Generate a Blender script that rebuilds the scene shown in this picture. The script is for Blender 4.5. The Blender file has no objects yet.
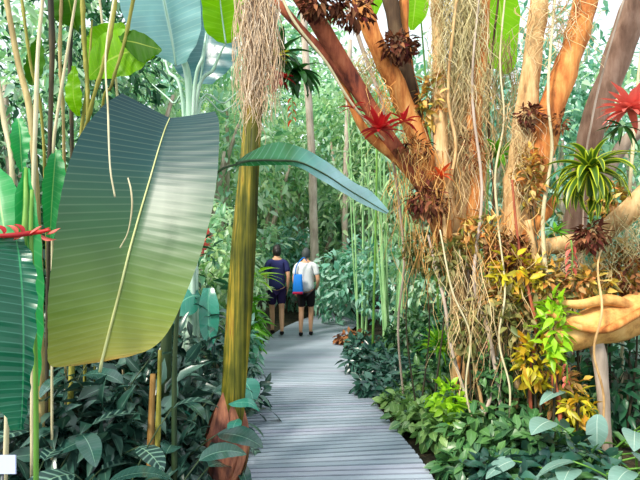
import bpy, math, random
import numpy as np
from mathutils import Vector, Matrix, noise as mnoise

PI = math.pi
sc = bpy.context.scene
COL = sc.collection
R = random.Random(7)
CAMZ, FPX, PITCH = 1.6, 480.0, math.atan(10 / 480)


def at(px, py, Y):
    """the point at distance Y in front of the camera that is seen at pixel px, py"""
    u, v = (px - 320) / FPX, (240 - py) / FPX
    dy = math.cos(PITCH) - v * math.sin(PITCH)
    dz = math.sin(PITCH) + v * math.cos(PITCH)
    return Vector((u / dy * Y, Y, CAMZ + dz / dy * Y))


def gp(px, Y, z=0.0):
    p = at(px, 250, Y)
    return Vector((p.x, Y, z))


# ------------------------------------------------------------------ materials
def lin(c):
    return tuple(((x / 255) / 12.92 if x / 255 <= 0.04045 else ((x / 255 + 0.055) / 1.055) ** 2.4) for x in c) + (1,)


class NT:
    def __init__(s, name):
        s.m = bpy.data.materials.new(name)
        s.m.use_nodes = True
        s.t = s.m.node_tree
        s.t.nodes.clear()
        s.out = s.t.nodes.new('ShaderNodeOutputMaterial')

    def n(s, typ, ins=None, **props):
        nd = s.t.nodes.new('ShaderNode' + typ)
        for k, v in props.items():
            setattr(nd, k, v)
        for k, v in (ins or {}).items():
            if isinstance(v, bpy.types.NodeSocket):
                s.t.links.new(v, nd.inputs[k])
            else:
                nd.inputs[k].default_value = v
        return nd

    def math(s, op, a, b=0.0, c=0.0):
        return s.n('Math', {0: a, 1: b, 2: c}, operation=op).outputs[0]

    def ramp(s, fac, stops, interp='LINEAR'):
        nd = s.n('ValToRGB', {0: fac})
        cr = nd.color_ramp
        cr.interpolation = interp
        while len(cr.elements) < len(stops):
            cr.elements.new(0.5)
        for e, (p, c) in zip(cr.elements, stops):
            e.position = p
            e.color = lin(c)
        return nd.outputs[0]

    def mix(s, fac, a, b, blend='MIX'):
        nd = s.n('Mix', data_type='RGBA', blend_type=blend)
        for i, v in ((0, fac), (6, a), (7, b)):
            if isinstance(v, bpy.types.NodeSocket):
                s.t.links.new(v, nd.inputs[i])
            else:
                nd.inputs[i].default_value = v
        return nd.outputs[2]

    def end(s, shader):
        s.t.links.new(shader, s.out.inputs[0])
        return s.m


def leaf_mat(name, cols, trans=0.35, rough=0.45, spec=0.5, vein=None, vn=0, slant=0.0, vw=0.12, vstr=0.6,
             mid=None, midw=0.05, along=None, tcol=None, edge=None, blotch=0.25, bump=0.0):
    """leaf: colour varies leaf by leaf; lateral veins and midrib follow the leaf's own UVs"""
    T = NT(name)
    rnd = T.n('NewGeometry').outputs['Random Per Island']
    k = len(cols)
    col = T.ramp(rnd, [(i / max(1, k - 1), c) for i, c in enumerate(cols)])
    uv = T.n('SeparateXYZ', {0: T.n('TexCoord').outputs['UV']})
    u, v = uv.outputs[0], uv.outputs[1]
    a = T.math('MULTIPLY', T.math('ABSOLUTE', T.math('SUBTRACT', u, 0.5)), 2.0)
    if along:
        col = T.ramp(v, along)
    if blotch:
        nz = T.n('TexNoise', {'Vector': T.n('TexCoord').outputs['Object'], 'Scale': 6.0, 'Detail': 3.0}).outputs[0]
        f = T.math('MULTIPLY_ADD', nz, blotch * 2, 1 - blotch)
        col = T.mix(1.0, col, T.n('CombineColor', {0: f, 1: f, 2: f}).outputs[0], 'MULTIPLY')
    if edge:
        m = T.n('MapRange', {0: a, 1: 0.55, 2: 0.85}).outputs[0]
        col = T.mix(m, col, lin(edge))
    h = None
    if vein:
        w = T.math('SUBTRACT', T.math('MULTIPLY', v, float(vn)), T.math('MULTIPLY', a, slant))
        pp = T.math('PINGPONG', w, 0.5)
        m = T.n('MapRange', {0: pp, 1: vw, 2: 0.0, 3: 0.0, 4: vstr}).outputs[0]
        col = T.mix(m, col, lin(vein))
        h = pp
    if mid:
        m = T.n('MapRange', {0: a, 1: midw, 2: midw * 0.4, 3: 0.0, 4: 1.0}).outputs[0]
        col = T.mix(m, col, lin(mid))
    pr = {'Base Color': col, 'Roughness': rough, 'Specular IOR Level': spec}
    if bump and h:
        pr['Normal'] = T.n('Bump', {'Height': h, 'Strength': bump, 'Distance': 0.01}).outputs[0]
    b = T.n('BsdfPrincipled', pr).outputs[0]
    if trans:
        tc = T.mix(1.0, col, lin(tcol or (235, 255, 150)), 'MULTIPLY')
        tc = T.mix(0.5, col, tc)
        t = T.n('BsdfTranslucent', {'Color': tc}).outputs[0]
        b = T.n('MixShader', {0: trans, 1: b, 2: t}).outputs[0]
    return T.end(b)


def bark_mat(name, cols, sx=22.0, sz=3.0, rough=0.8, bump=0.6, det=6.0, spec=0.3):
    T = NT(name)
    tc = T.n('TexCoord').outputs['Object']
    mp = T.n('Mapping', {'Vector': tc, 'Scale': (sx, sx, sz)}).outputs[0]
    n1 = T.n('TexNoise', {'Vector': mp, 'Scale': 1.0, 'Detail': det, 'Roughness': 0.65}).outputs[0]
    n2 = T.n('TexNoise', {'Vector': tc, 'Scale': 3.2, 'Detail': 4.0}).outputs[0]
    f = T.math('ADD', T.math('MULTIPLY', n1, 0.6), T.math('MULTIPLY', n2, 0.4))
    k = len(cols)
    col = T.ramp(f, [(0.33 + 0.34 * i / max(1, k - 1), c) for i, c in enumerate(cols)])
    nb = T.n('Bump', {'Height': n1, 'Strength': bump, 'Distance': 0.02}).outputs[0]
    return T.end(T.n('BsdfPrincipled', {'Base Color': col, 'Roughness': rough, 'Specular IOR Level': spec, 'Normal': nb}).outputs[0])


def plain_mat(name, c, rough=0.6, spec=0.4, var=0.12, scale=20.0, isl=None):
    T = NT(name)
    nz = T.n('TexNoise', {'Vector': T.n('TexCoord').outputs['Object'], 'Scale': scale, 'Detail': 4.0}).outputs[0]
    if isl:
        k = len(isl)
        base = T.ramp(T.n('NewGeometry').outputs['Random Per Island'], [(i / max(1, k - 1), q) for i, q in enumerate(isl)])
    else:
        base = T.mix(0.0, lin(c), lin(c))
    f = T.math('MULTIPLY_ADD', nz, var * 2, 1 - var)
    col = T.mix(1.0, base, T.n('CombineColor', {0: f, 1: f, 2: f}).outputs[0], 'MULTIPLY')
    return T.end(T.n('BsdfPrincipled', {'Base Color': col, 'Roughness': rough, 'Specular IOR Level': spec}).outputs[0])


# ------------------------------------------------------------------ mesh building
class MB:
    def __init__(s):
        s.V, s.F, s.U, s.M, s.n = [], [], [], [], 0

    def add(s, V, F, U=None, mi=0):
        V = np.asarray(V, float).reshape(-1, 3)
        if U is None:
            U = np.zeros((len(V), 2))
        s.V.append(V)
        s.U.append(np.asarray(U, float))
        s.F.append(np.asarray(F, int) + s.n)
        s.M.append(np.full(len(F), mi))
        s.n += len(V)

    def tube(s, pts, rad, n=8, mi=0, cap=True, wob=0.0, ws=4.0):
        pts = [Vector(p) for p in pts]
        k = len(pts)
        rad = [rad] * k if isinstance(rad, (int, float)) else rad
        V, U = [], []
        ref = Vector((0.31, -0.9, 0.2)).normalized()
        for i, p in enumerate(pts):
            t = (pts[min(i + 1, k - 1)] - pts[max(i - 1, 0)])
            t = t.normalized() if t.length > 1e-9 else Vector((0, 0, 1))
            a = t.cross(ref)
            if a.length < 0.05:
                a = t.cross(Vector((1, 0, 0)))
            a.normalize()
            b = t.cross(a)
            for j in range(n):
                th = 2 * PI * j / n
                d = a * math.cos(th) + b * math.sin(th)
                r = rad[i]
                if wob:
                    r *= 1 + wob * mnoise.noise((p + d * rad[i]) * ws)
                V.append(p + d * r)
                U.append((j / n, i / (k - 1)))
        F = [(i * n + j, i * n + (j + 1) % n, (i + 1) * n + (j + 1) % n, (i + 1) * n + j) for i in range(k - 1) for j in range(n)]
        if cap:
            c0, c1 = len(V), len(V) + 1
            V += [pts[0], pts[-1]]
            U += [(0, 0), (0, 1)]
            F += [(c0, (j + 1) % n, j, j) for j in range(n)]
            F += [(c1, (k - 1) * n + j, (k - 1) * n + (j + 1) % n, (k - 1) * n + (j + 1) % n) for j in range(n)]
        s.add(V, F, U, mi)
        return s

    def grid(s, P, U=None, mi=0):
        """P: rows x cols array of points"""
        P = np.asarray(P, float)
        r, c = P.shape[:2]
        if U is None:
            uu, vv = np.meshgrid(np.linspace(0, 1, c), np.linspace(0, 1, r))
            U = np.stack([uu, vv], -1)
        F = [(i * c + j, i * c + j + 1, (i + 1) * c + j + 1, (i + 1) * c + j) for i in range(r - 1) for j in range(c - 1)]
        s.add(P.reshape(-1, 3), F, np.asarray(U).reshape(-1, 2), mi)
        return s

    def box(s, lo, hi, mi=0):
        x0, y0, z0 = lo
        x1, y1, z1 = hi
        V = [(x0, y0, z0), (x1, y0, z0), (x1, y1, z0), (x0, y1, z0), (x0, y0, z1), (x1, y0, z1), (x1, y1, z1), (x0, y1, z1)]
        s.add(V, [(0, 3, 2, 1), (4, 5, 6, 7), (0, 1, 5, 4), (1, 2, 6, 5), (2, 3, 7, 6), (3, 0, 4, 7)], None, mi)
        return s

    def ball(s, c, r, nu=12, nv=8, mi=0, wob=0.0, ws=5.0):
        c = Vector(c)
        r = Vector((r, r, r)) if isinstance(r, (int, float)) else Vector(r)
        P = []
        for i in range(nv + 1):
            ph = PI * i / nv
            row = []
            for j in range(nu + 1):
                th = 2 * PI * (j % nu) / nu
                d = Vector((math.sin(ph) * math.cos(th), math.sin(ph) * math.sin(th), math.cos(ph)))
                q = Vector((d.x * r.x, d.y * r.y, d.z * r.z))
                if wob:
                    q *= 1 + wob * mnoise.noise(d * ws + c * 3)
                row.append(c + q)
            P.append(row)
        s.grid(P, None, mi)
        return s

    def scatter(s, tmpl, loc, d, up, L, W, mi=0):
        """many leaves: template along +Y scaled to L x W, turned to direction d"""
        TV, TF, TU = tmpl
        loc, d, up = np.asarray(loc), np.asarray(d, float), np.asarray(up, float)
        m = len(loc)
        L, W = np.broadcast_to(L, (m,)), np.broadcast_to(W, (m,))
        y = d / (np.linalg.norm(d, axis=1, keepdims=True) + 1e-9)
        z = up - (up * y).sum(1, keepdims=True) * y
        z /= np.linalg.norm(z, axis=1, keepdims=True) + 1e-9
        x = np.cross(y, z)
        V = (loc[:, None] + TV[None, :, 0:1] * W[:, None, None] * x[:, None] + TV[None, :, 1:2] * L[:, None, None] * y[:, None]
             + TV[None, :, 2:3] * L[:, None, None] * z[:, None])
        F = (TF[None] + (np.arange(m) * len(TV))[:, None, None]).reshape(-1, 4)
        s.add(V.reshape(-1, 3), F, np.tile(TU, (m, 1)), mi)
        return s

    def build(s, name, mats, parent=None, smooth=True):
        mats = mats if isinstance(mats, (list, tuple)) else [mats]
        V = np.concatenate(s.V)
        org = ROOTLOC(parent)
        V = V - np.array(org)
        F = np.concatenate(s.F)
        U = np.concatenate(s.U)
        M = np.concatenate(s.M)
        me = bpy.data.meshes.new(name)
        fl = [tuple(dict.fromkeys(f)) for f in F.tolist()]
        me.from_pydata(V.tolist(), [], fl)
        uvl = me.uv_layers.new(name='UVMap')
        li = np.empty(len(me.loops), dtype=np.int32)
        me.loops.foreach_get('vertex_index', li)
        uvl.data.foreach_set('uv', U[li].astype(np.float32).ravel())
        for m in mats:
            me.materials.append(m)
        me.polygons.foreach_set('material_index', M.astype(np.int32))
        me.polygons.foreach_set('use_smooth', np.full(len(fl), smooth))
        me.update()
        o = bpy.data.objects.new(name, me)
        COL.objects.link(o)
        if parent is not None:
            o.parent = parent
        return o


def ROOTLOC(p):
    v = Vector((0, 0, 0))
    while p is not None:
        v = v + p.location
        p = p.parent
    return v


def tag(o, label, cat, group=None):
    o['label'] = label
    o['category'] = cat
    if group:
        o['group'] = group
    return o


def thing(name, label, cat, loc, group=None):
    o = bpy.data.objects.new(name, None)
    o.empty_display_size = 0.1
    COL.objects.link(o)
    o.location = loc
    return tag(o, label, cat, group)


# ------------------------------------------------------------------ curves and leaves
def smooth_path(ctrl, n):
    """Catmull-Rom through the control points (each may carry extra numbers, e.g. a radius)"""
    C = [np.array(c, float) for c in ctrl]
    C = [2 * C[0] - C[1]] + C + [2 * C[-1] - C[-2]]
    m = len(C) - 3
    out = []
    for i in range(n):
        t = i / (n - 1) * m
        k = min(int(t), m - 1)
        t -= k
        a, b, c, d = C[k:k + 4]
        out.append(0.5 * (2 * b + (c - a) * t + (2 * a - 5 * b + 4 * c - d) * t * t + (3 * b - a - 3 * c + d) * t ** 3))
    return np.array(out)


def limb(mb, ctrl, n=24, seg=10, wob=0.15, ws=5.0, mi=0):
    """ctrl: list of (point, radius)"""
    P = smooth_path([tuple(p) + (r,) for p, r in ctrl], n)
    mb.tube([Vector(q[:3]) for q in P], [max(0.001, q[3]) for q in P], seg, mi, True, wob, ws)
    return P


def ext(pts):
    """carry a limb that leaves the top of the view on upwards"""
    def more(a, b):
        k = 95.0 / max(20.0, abs(b[1] - a[1]))
        return (b[0] + (b[0] - a[0]) * k, b[1] - 95.0, b[2] + (b[2] - a[2]) * k, b[3])
    pts = list(pts)
    if pts[-1][1] < 0:
        pts.append(more(pts[-2], pts[-1]))
    if pts[0][1] < 0:
        pts.insert(0, more(pts[1], pts[0]))
    return pts


def prof(kind, v):
    if kind == 'lance':
        return max(0.02, math.sin(PI * v ** 0.75))
    if kind == 'oval':
        return max(0.02, math.sin(PI * v ** 0.85)) ** 0.65
    if kind == 'heart':
        return max(0.02, math.sin(PI * (0.14 + 0.86 * v) ** 0.9)) ** 0.75 * (1 - 0.25 * v) * (1.0 if v > 0.02 else 0.75)
    if kind == 'strap':
        return max(0.02, min(1.0, 0.75 + v * 2) * (1 - v ** 3.0) ** 0.8)
    if kind == 'banana':
        return max(0.02, min(1, (v / 0.12) ** 0.6) * (1 - max(0, (v - 0.55) / 0.45) ** 2.2) ** 0.6)
    return 1.0


def tmpl(kind='lance', rows=3, fold=0.18, droop=0.25):
    V, U = [], []
    for i in range(rows + 1):
        v = i / rows
        w = prof(kind, v) * 0.5
        for x in (-1, 0, 1):
            V.append((x * w, v, -droop * v * v + fold * abs(x) * w))
            U.append((0.5 + x * 0.5, v))
    F = [(i * 3 + j, i * 3 + j + 1, (i + 1) * 3 + j + 1, (i + 1) * 3 + j) for i in range(rows) for j in range(2)]
    return np.array(V), np.array(F), np.array(U)


T_LANCE, T_OVAL, T_LONG = tmpl('lance', 3), tmpl('oval', 3), tmpl('lance', 4, 0.1, 0.4)


def arc(p0, az, el, L, droop, n):
    p = Vector(p0)
    out = [p.copy()]
    for i in range(n):
        e = el - droop * (i + 0.5) / n
        p = p + Vector((math.cos(az) * math.cos(e), math.sin(az) * math.cos(e), math.sin(e))) * (L / n)
        out.append(p.copy())
    return out


def blade(mb, spine, W, kind='lance', na=4, side=None, fold=0.25, wave=0.0, wf=5.0, mi=0, roll=0.0, sag=0.0, ph=0.0):
    """leaf blade along a spine of points"""
    k = len(spine)
    P = []
    for i, p in enumerate(spine):
        t = (spine[min(i + 1, k - 1)] - spine[max(i - 1, 0)]).normalized()
        s = side.copy() if side is not None else t.cross(Vector((0, 0, 1)))
        if s.length < 0.05:
            s = Vector((1, 0, 0))
        s = (s - t * s.dot(t)).normalized()
        n = s.cross(t)
        if roll:
            s, n = s * math.cos(roll) + n * math.sin(roll), n * math.cos(roll) - s * math.sin(roll)
        w = prof(kind, i / (k - 1)) * W * 0.5
        row = []
        for j in range(na + 1):
            x = -1 + 2 * j / na
            z = fold * abs(x) * w - sag * x * x * w
            if wave:
                z += wave * W * abs(x) * math.sin(wf * 2 * PI * i / k + (2.1 if x > 0 else 0) + ph)
            row.append(p + s * (w * x) + n * z)
        P.append(row)
    mb.grid(P, None, mi)
# ------------------------------------------------------------------ plant kinds
def foliage_mb(blobs, n, L, W, T, rng, out=0.7, droop=0.3, shell=0.55, mb=None, mi=0):
    """leaves spread through a set of ellipsoids (centre, radii); they face outward and hang a little"""
    mb = mb or MB()
    vol = np.array([r[0] * r[1] * r[2] for c, r in blobs]) ** (2 / 3)
    g = np.random.default_rng(rng.randrange(1 << 30))
    idx = g.choice(len(blobs), n, p=vol / vol.sum())
    C = np.array([tuple(c) for c, r in blobs])[idx]
    Rr = np.array([r for c, r in blobs])[idx]
    d = g.normal(size=(n, 3))
    d /= np.linalg.norm(d, axis=1, keepdims=True)
    rad = shell + (1 - shell) * g.random((n, 1)) ** 0.5
    rad *= 1 + 0.16 * np.sin(d[:, :1] * 7 + idx[:, None]) * np.cos(d[:, 2:] * 6)
    loc = C + d * Rr * rad
    loc[:, 2] = np.maximum(loc[:, 2], 0.04)
    dr = d * out + g.normal(size=(n, 3)) * 0.55 + np.array([0, 0, -droop])
    up = np.array([0, 0, 1.0]) * 0.8 + d * 0.8 + g.normal(size=(n, 3)) * 0.35
    s = 0.65 + 0.7 * g.random(n)
    mb.scatter(T, loc, dr, up, L * s, W * s, mi)
    return mb


def bush(name, label, cat, base, blobs, n, L, W, lmat, smat, T=T_LANCE, seed=0, group=None, stems=3, droop=0.3, out=0.7, sr=0.012, shell=0.55):
    """shrub or tree: stems from the base into the leafy masses"""
    rng = random.Random(seed * 7919 + 13)
    base = Vector(base)
    t = thing(name, label, cat, base, group)
    bl = [(base + Vector(c), r) for c, r in blobs]
    foliage_mb(bl, n, L, W, T, rng, out, droop, shell).build('foliage', lmat, t)
    for i in range(stems):
        c, r = bl[i % len(bl)]
        m = MB()
        e = Vector(c) + Vector((rng.uniform(-.3, .3) * r[0], rng.uniform(-.3, .3) * r[1], r[2] * 0.3))
        b = base + Vector((rng.uniform(-1, 1) * sr * 2, rng.uniform(-1, 1) * sr * 2, -0.03))
        mid = b.lerp(e, 0.5) + Vector((rng.uniform(-.1, .1), rng.uniform(-.1, .1), 0.05)) * (e - b).length
        limb(m, [(b, sr * 1.3), (mid, sr), (e, sr * 0.5)], 10, 6, 0.1)
        m.build('stem' if sr < 0.04 else ('trunk' if i == 0 else 'branch'), smat, t)
    return t


def rosette(name, label, cat, base, n, L, W, mats, kind='strap', el=(0.2, 1.3), droop=(0.8, 1.6), seed=0, group=None, pet=0.0, stem=0.0,
            part='leaf', split=True, fold=0.3, tilt=None, na=4, wave=0.0, azr=None, rows=9, pw=0.006):
    """leaves springing from one crown: bromeliads, aroids, calatheas. mats = (blade, petiole)"""
    rng = random.Random(seed * 104729 + 5)
    base = Vector(base)
    t = thing(name, label, cat, base, group)
    top = base + Vector((0, 0, stem))
    if stem:
        m = MB()
        limb(m, [(base - Vector((0, 0, 0.03)), 0.02), (base.lerp(top, 0.5) + Vector((0.01, 0, 0)), 0.017), (top, 0.014)], 8, 7)
        m.build('stem', mats[1], t)
    whole = MB()
    for i in range(n):
        f = i / max(1, n - 1)
        az = i * 2.39996 + rng.uniform(-.3, .3)
        if azr:
            az = azr[0] + (azr[1] - azr[0]) * ((i * 0.618) % 1) + rng.uniform(-.1, .1)
        e = el[0] + (el[1] - el[0]) * f + rng.uniform(-.12, .12)
        d = rng.uniform(*droop)
        l = L * rng.uniform(0.78, 1.12)
        m = MB() if split else whole
        p0 = top
        if pet:
            pl = pet * rng.uniform(0.6, 1.15)
            pe = arc(top, az, max(0.5, e + 0.5), pl, 0.5, 6)
            pm = MB() if split else m
            pm.tube(pe, [pw * (1.2 - 0.5 * q / 6) for q in range(7)], 6, 0 if split else 1)
            p0 = pe[-1]
            e -= 0.35
        sp = arc(p0, az, e, l, d, rows)
        if tilt:
            sp = [p + Vector(tilt) * ((p - p0).length) for p in sp]
        blade(m, sp, W * rng.uniform(0.85, 1.1), kind, na, None, fold, wave, 5, 0, rng.uniform(-.35, .35), ph=rng.uniform(0, 6))
        if split:
            lf = m.build(part, mats, t)
            if pet:
                pm.build('petiole', mats[1], lf)
    if not split:
        whole.build('leaves' if part == 'leaf' else part, mats, t)
    return t


def strands_mb(tops, n, lmin, lmax, r, rng, spread=0.03, wander=0.03, mb=None, mi=0, kink=1.0, zv=0.0):
    """thin hanging threads; tops = list of (point) they start from"""
    mb = mb or MB()
    for i in range(n):
        a = rng.randrange(len(tops) - 1) if len(tops) > 1 else 0
        p = (Vector(tops[a]).lerp(Vector(tops[a + 1]), rng.random()) if len(tops) > 1 else Vector(tops[0]))
        p = p + Vector((rng.uniform(-1, 1), rng.uniform(-1, 1), rng.uniform(-.5, .5))) * spread
        p.z -= zv * rng.random() ** 1.5
        l = rng.uniform(lmin, lmax)
        k = 9
        pts = []
        dx, dy, sg, fq = rng.uniform(-1, 1) * wander, rng.uniform(-1, 1) * wander, rng.choice((-1, 1)), rng.uniform(5, 11)
        rr = r * rng.uniform(.6, 1.5)
        for q in range(k):
            f = q / (k - 1)
            pts.append(p + Vector((dx * f + sg * math.sin(f * fq + i) * wander * 0.35 * kink, dy * f + math.cos(f * fq + i * 1.7) * wander * 0.35 * kink, -l * f)))
        mb.tube(pts, [rr * (1.1 - 0.7 * q / k) for q in range(k)], 3, mi, False)
    return mb


def moss(name, label, cat, tops, n, lmin, lmax, r, mat, seed, spread=0.06, wander=0.06, group=None, zv=0.0):
    rng = random.Random(seed)
    t = thing(name, label, cat, Vector(tops[0]), group)
    m = strands_mb(tops, n, lmin, lmax, r, rng, spread, wander, zv=zv)
    o = m.build('strands', mat, t)
    return t


def vine(name, label, cat, ctrl, mat, n=26, seg=7, wob=0.2, group=None):
    m = MB()
    limb(m, ctrl, n, seg, wob, 9.0)
    o = m.build(name, mat)
    return tag(o, label, cat, group)


def flat_leaf_rows(mb, rows, na=6, bow=0.06, wave=0.0, mi=0):
    """large leaf from rows (mid, left edge, right edge): bowed across and rippled along"""
    k = len(rows)
    P, U = [], []
    for i, (m, l, r) in enumerate(rows):
        row, ur = [], []
        for j in range(-na, na + 1):
            x = j / na
            e = Vector(l) if x < 0 else Vector(r)
            p = Vector(m).lerp(e, abs(x))
            ax = abs(x)
            w = (e - Vector(m)).length
            p = p + Vector((0, -1, 0)) * (bow * w * 4 * ax * (1 - ax))
            if wave:
                p.y += wave * ax * math.sin(i * 1.7 + (1.3 if x > 0 else 0)) 
            row.append(p)
            ur.append((0.5 + x * 0.5, i / (k - 1)))
        P.append(row)
        U.append(ur)
    mb.grid(P, U, mi)


def dense_rows(rows, n):
    A = np.array([[tuple(q) for q in r] for r in rows]).reshape(len(rows), 9)
    S = smooth_path(A, n)
    return [(Vector(s[0:3]), Vector(s[3:6]), Vector(s[6:9])) for s in S]


def culm(mb, p0, p1, r, bend=(0, 0, 0), nodes=9, mi=0, seg=8):
    pts, rad = [], []
    p0, p1, b = Vector(p0), Vector(p1), Vector(bend)
    for i in range(nodes + 1):
        for df, k in ((-0.012, 1.0), (0, 1.28), (0.012, 1.0)):
            f = min(1, max(0, i / nodes + df))
            pts.append(p0.lerp(p1, f) + b * (4 * f * (1 - f)))
            rad.append(r * k * (1 - 0.45 * f))
    mb.tube(pts, rad, seg, mi)


# ------------------------------------------------------------------ people
def skin_geo(V, E, rad, sub=2):
    me = bpy.data.meshes.new('tmp')
    me.from_pydata([tuple(v) for v in V], E, [])
    o = bpy.data.objects.new('tmp', me)
    COL.objects.link(o)
    o.modifiers.new('s', 'SKIN')
    sd = me.skin_vertices[0].data
    for i, r in enumerate(rad):
        sd[i].radius = (r, r) if isinstance(r, (int, float)) else r
        sd[i].use_root = (i == 0)
    s = o.modifiers.new('u', 'SUBSURF')
    s.levels = s.render_levels = sub
    dg = bpy.context.evaluated_depsgraph_get()
    m2 = bpy.data.meshes.new_from_object(o.evaluated_get(dg))
    Vo = np.array([tuple(v.co) for v in m2.vertices])
    Fo = [tuple(p.vertices) for p in m2.polygons]
    bpy.data.objects.remove(o)
    bpy.data.meshes.remove(me)
    bpy.data.meshes.remove(m2)
    return Vo, [f if len(f) == 4 else (f[0], f[1], f[2], f[2]) for f in Fo]


def person(label, loc, H, face, pose, skin, hairm, top, low, shoem, long_hair=False):
    """pose: joints for arms and legs in a 1.75 m figure that faces +Y; face = turn about z"""
    t = thing('person', label, 'person', loc)
    k = H / 1.75
    rot = Matrix.Rotation(face, 3, 'Z')

    def X(p):
        return rot @ (Vector(p) * k) + Vector(loc)

    J = dict(pel=(0, 0, .95), wai=(0, .005, 1.10), che=(0, .0, 1.30), nb=(0, -.015, 1.46), nk=(0, .0, 1.53), hd=(0, .02, 1.60))
    J.update(pose)
    order, rad, E = ['pel', 'wai', 'che', 'nb', 'nk', 'hd'], [(.15, .11), (.13, .095), (.155, .105), (.075, .065), .052, .06], []
    for i in range(5):
        E.append((i, i + 1))
    for s in 'LR':
        b = len(order)
        order += ['sh' + s, 'el' + s, 'wr' + s, 'pa' + s]
        rad += [.055, .042, .028, (.036, .018)]
        E += [(3, b), (b, b + 1), (b + 1, b + 2), (b + 2, b + 3)]
    for s in 'LR':
        b = len(order)
        order += ['hi' + s, 'th' + s, 'kn' + s, 'ca' + s, 'an' + s, 'to' + s]
        rad += [.092, .082, .057, .056, .036, .032]
        E += [(0, b)] + [(b + q, b + q + 1) for q in range(5)]
    V, F = skin_geo([X(J[o]) for o in order], E, [tuple(np.array(r) * k) if not isinstance(r, float) else r * k for r in rad])
    m = MB()
    m.add(V, F)
    hc = Vector(J['hd']) + Vector((0, .005, .045))
    P = []                                             # head with brow, nose, chin
    for i in range(15):
        ph = PI * i / 14
        row = []
        for j in range(25):
            th = 2 * PI * (j % 24) / 24
            d = Vector((math.sin(ph) * math.cos(th), math.sin(ph) * math.sin(th), math.cos(ph)))
            q = Vector((d.x * .077 * (1 - .18 * max(0, -d.z)), d.y * .098, d.z * .118))
            if d.y > 0.9 and -0.35 < d.z < 0.15:
                q.y += .022 * (1 - abs(d.x) / .45) if abs(d.x) < .3 else 0
            if d.y > 0.7 and 0.05 < d.z < 0.3 and 0.2 < abs(d.x) < 0.55:
                q.y -= .008
            if d.y > 0.5 and d.z < -0.6:
                q.y += .012
            row.append(X(hc + q))
        P.append(row)
    m.grid(P)
    for s in (-1, 1):                                  # ears, then fingers and thumb
        m.ball(X(hc + Vector((s * .078, -.005, -.005))), Vector((.012, .02, .03)) * k, 8, 6)
    for s, sx in (('L', -1), ('R', 1)):
        pa, wr = Vector(J['pa' + s]), Vector(J['wr' + s])
        d = (pa - wr).normalized()
        a = d.cross(Vector((1, 0, 0))).normalized()
        for q, ln in enumerate((.068, .078, .072, .056)):
            b0 = pa + a * (.024 - .016 * q)
            c1 = b0 + d * ln * .55 + Vector((-sx * .008, 0, 0))
            c2 = b0 + d * ln + Vector((-sx * .024, 0, 0))
            m.tube([X(b0), X(c1), X(c2)], [.0095 * k, .0085 * k, .006 * k], 6)
        b0 = wr.lerp(pa, .35)
        m.tube([X(b0), X(b0 + a * .03 + d * .02), X(b0 + a * .045 + d * .055 + Vector((-sx * .012, 0, 0)))], [.012 * k, .011 * k, .007 * k], 6)
    m.build('body', skin, t)
    e = MB()
    for s in (-1, 1):
        e.ball(X(hc + Vector((s * .03, .088, .012))), .0095 * k, 8, 6)
    e.build('eyes', shoem, t)
    h = MB()                                           # hair: cap over the back and top of the skull
    P = []
    for i in range(11):
        row = []
        for j in range(25):
            th = 2 * PI * (j % 24) / 24
            fr = max(0, math.sin(th))
            ph = (PI * (0.68 if not long_hair else 0.8) * (1 - 0.42 * fr)) * i / 10
            d = Vector((math.sin(ph) * math.cos(th), math.sin(ph) * math.sin(th), math.cos(ph)))
            rr = 1.1 + 0.05 * mnoise.noise(d * 6)
            row.append(X(hc + Vector((d.x * .081 * rr, d.y * .103 * rr - .004, d.z * .122 * rr))))
        P.append(row)
    h.grid(P)
    if long_hair:
        h.ball(X(hc + Vector((0, -.105, -.02))), Vector((.05, .045, .06)) * k, 10, 8, wob=.15)
    h.build('hair', hairm, t)
    # shirt: torso with sleeves; shorts: hips with two legs
    sv, sr, se = [J['wai'], (0, 0, 1.2), J['che'], (0, -.012, 1.43)], [(.165, .128), (.168, .13), (.18, .13), (.10, .085)], [(0, 1), (1, 2), (2, 3)]
    sv.insert(0, (0, 0, .84))
    sr.insert(0, (.20, .16))
    se = [(i, i + 1) for i in range(4)]
    for s in 'LR':
        b = len(sv)
        a, c = Vector(J['sh' + s]), Vector(J['el' + s])
        sv += [tuple(a), tuple(a.lerp(c, .75))]
        sr += [.078, .062]
        se += [(4, b), (b, b + 1)]
    V, F = skin_geo([X(p) for p in sv], se, [tuple(np.array(r) * k) if not isinstance(r, float) else r * k for r in sr])
    m = MB()
    m.add(V, F)
    m.build('shirt', top, t)
    sv, sr, se = [(0, 0, .99)], [(.178, .14)], []
    for s in 'LR':
        b = len(sv)
        a, c = Vector(J['hi' + s]), Vector(J['kn' + s])
        sv += [tuple(a), tuple(a.lerp(c, .45)), tuple(a.lerp(c, .85))]
        sr += [.11, .1, .088]
        se += [(0, b), (b, b + 1), (b + 1, b + 2)]
    V, F = skin_geo([X(p) for p in sv], se, [tuple(np.array(r) * k) if not isinstance(r, float) else r * k for r in sr])
    m = MB()
    m.add(V, F)
    m.build('shorts', low, t)
    for s in 'LR':
        a, c = Vector(J['an' + s]), Vector(J['to' + s])
        m = MB()
        V, F = skin_geo([X(a + Vector((0, -.045, -.045))), X(a + Vector((0, .03, -.04))), X(c)], [(0, 1), (1, 2)], [.042 * k, .047 * k, .036 * k])
        V[:, 2] = np.maximum(V[:, 2], loc[2] + 0.002)
        m.add(V, F)
        m.build('shoe', shoem, t)
    return t
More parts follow.
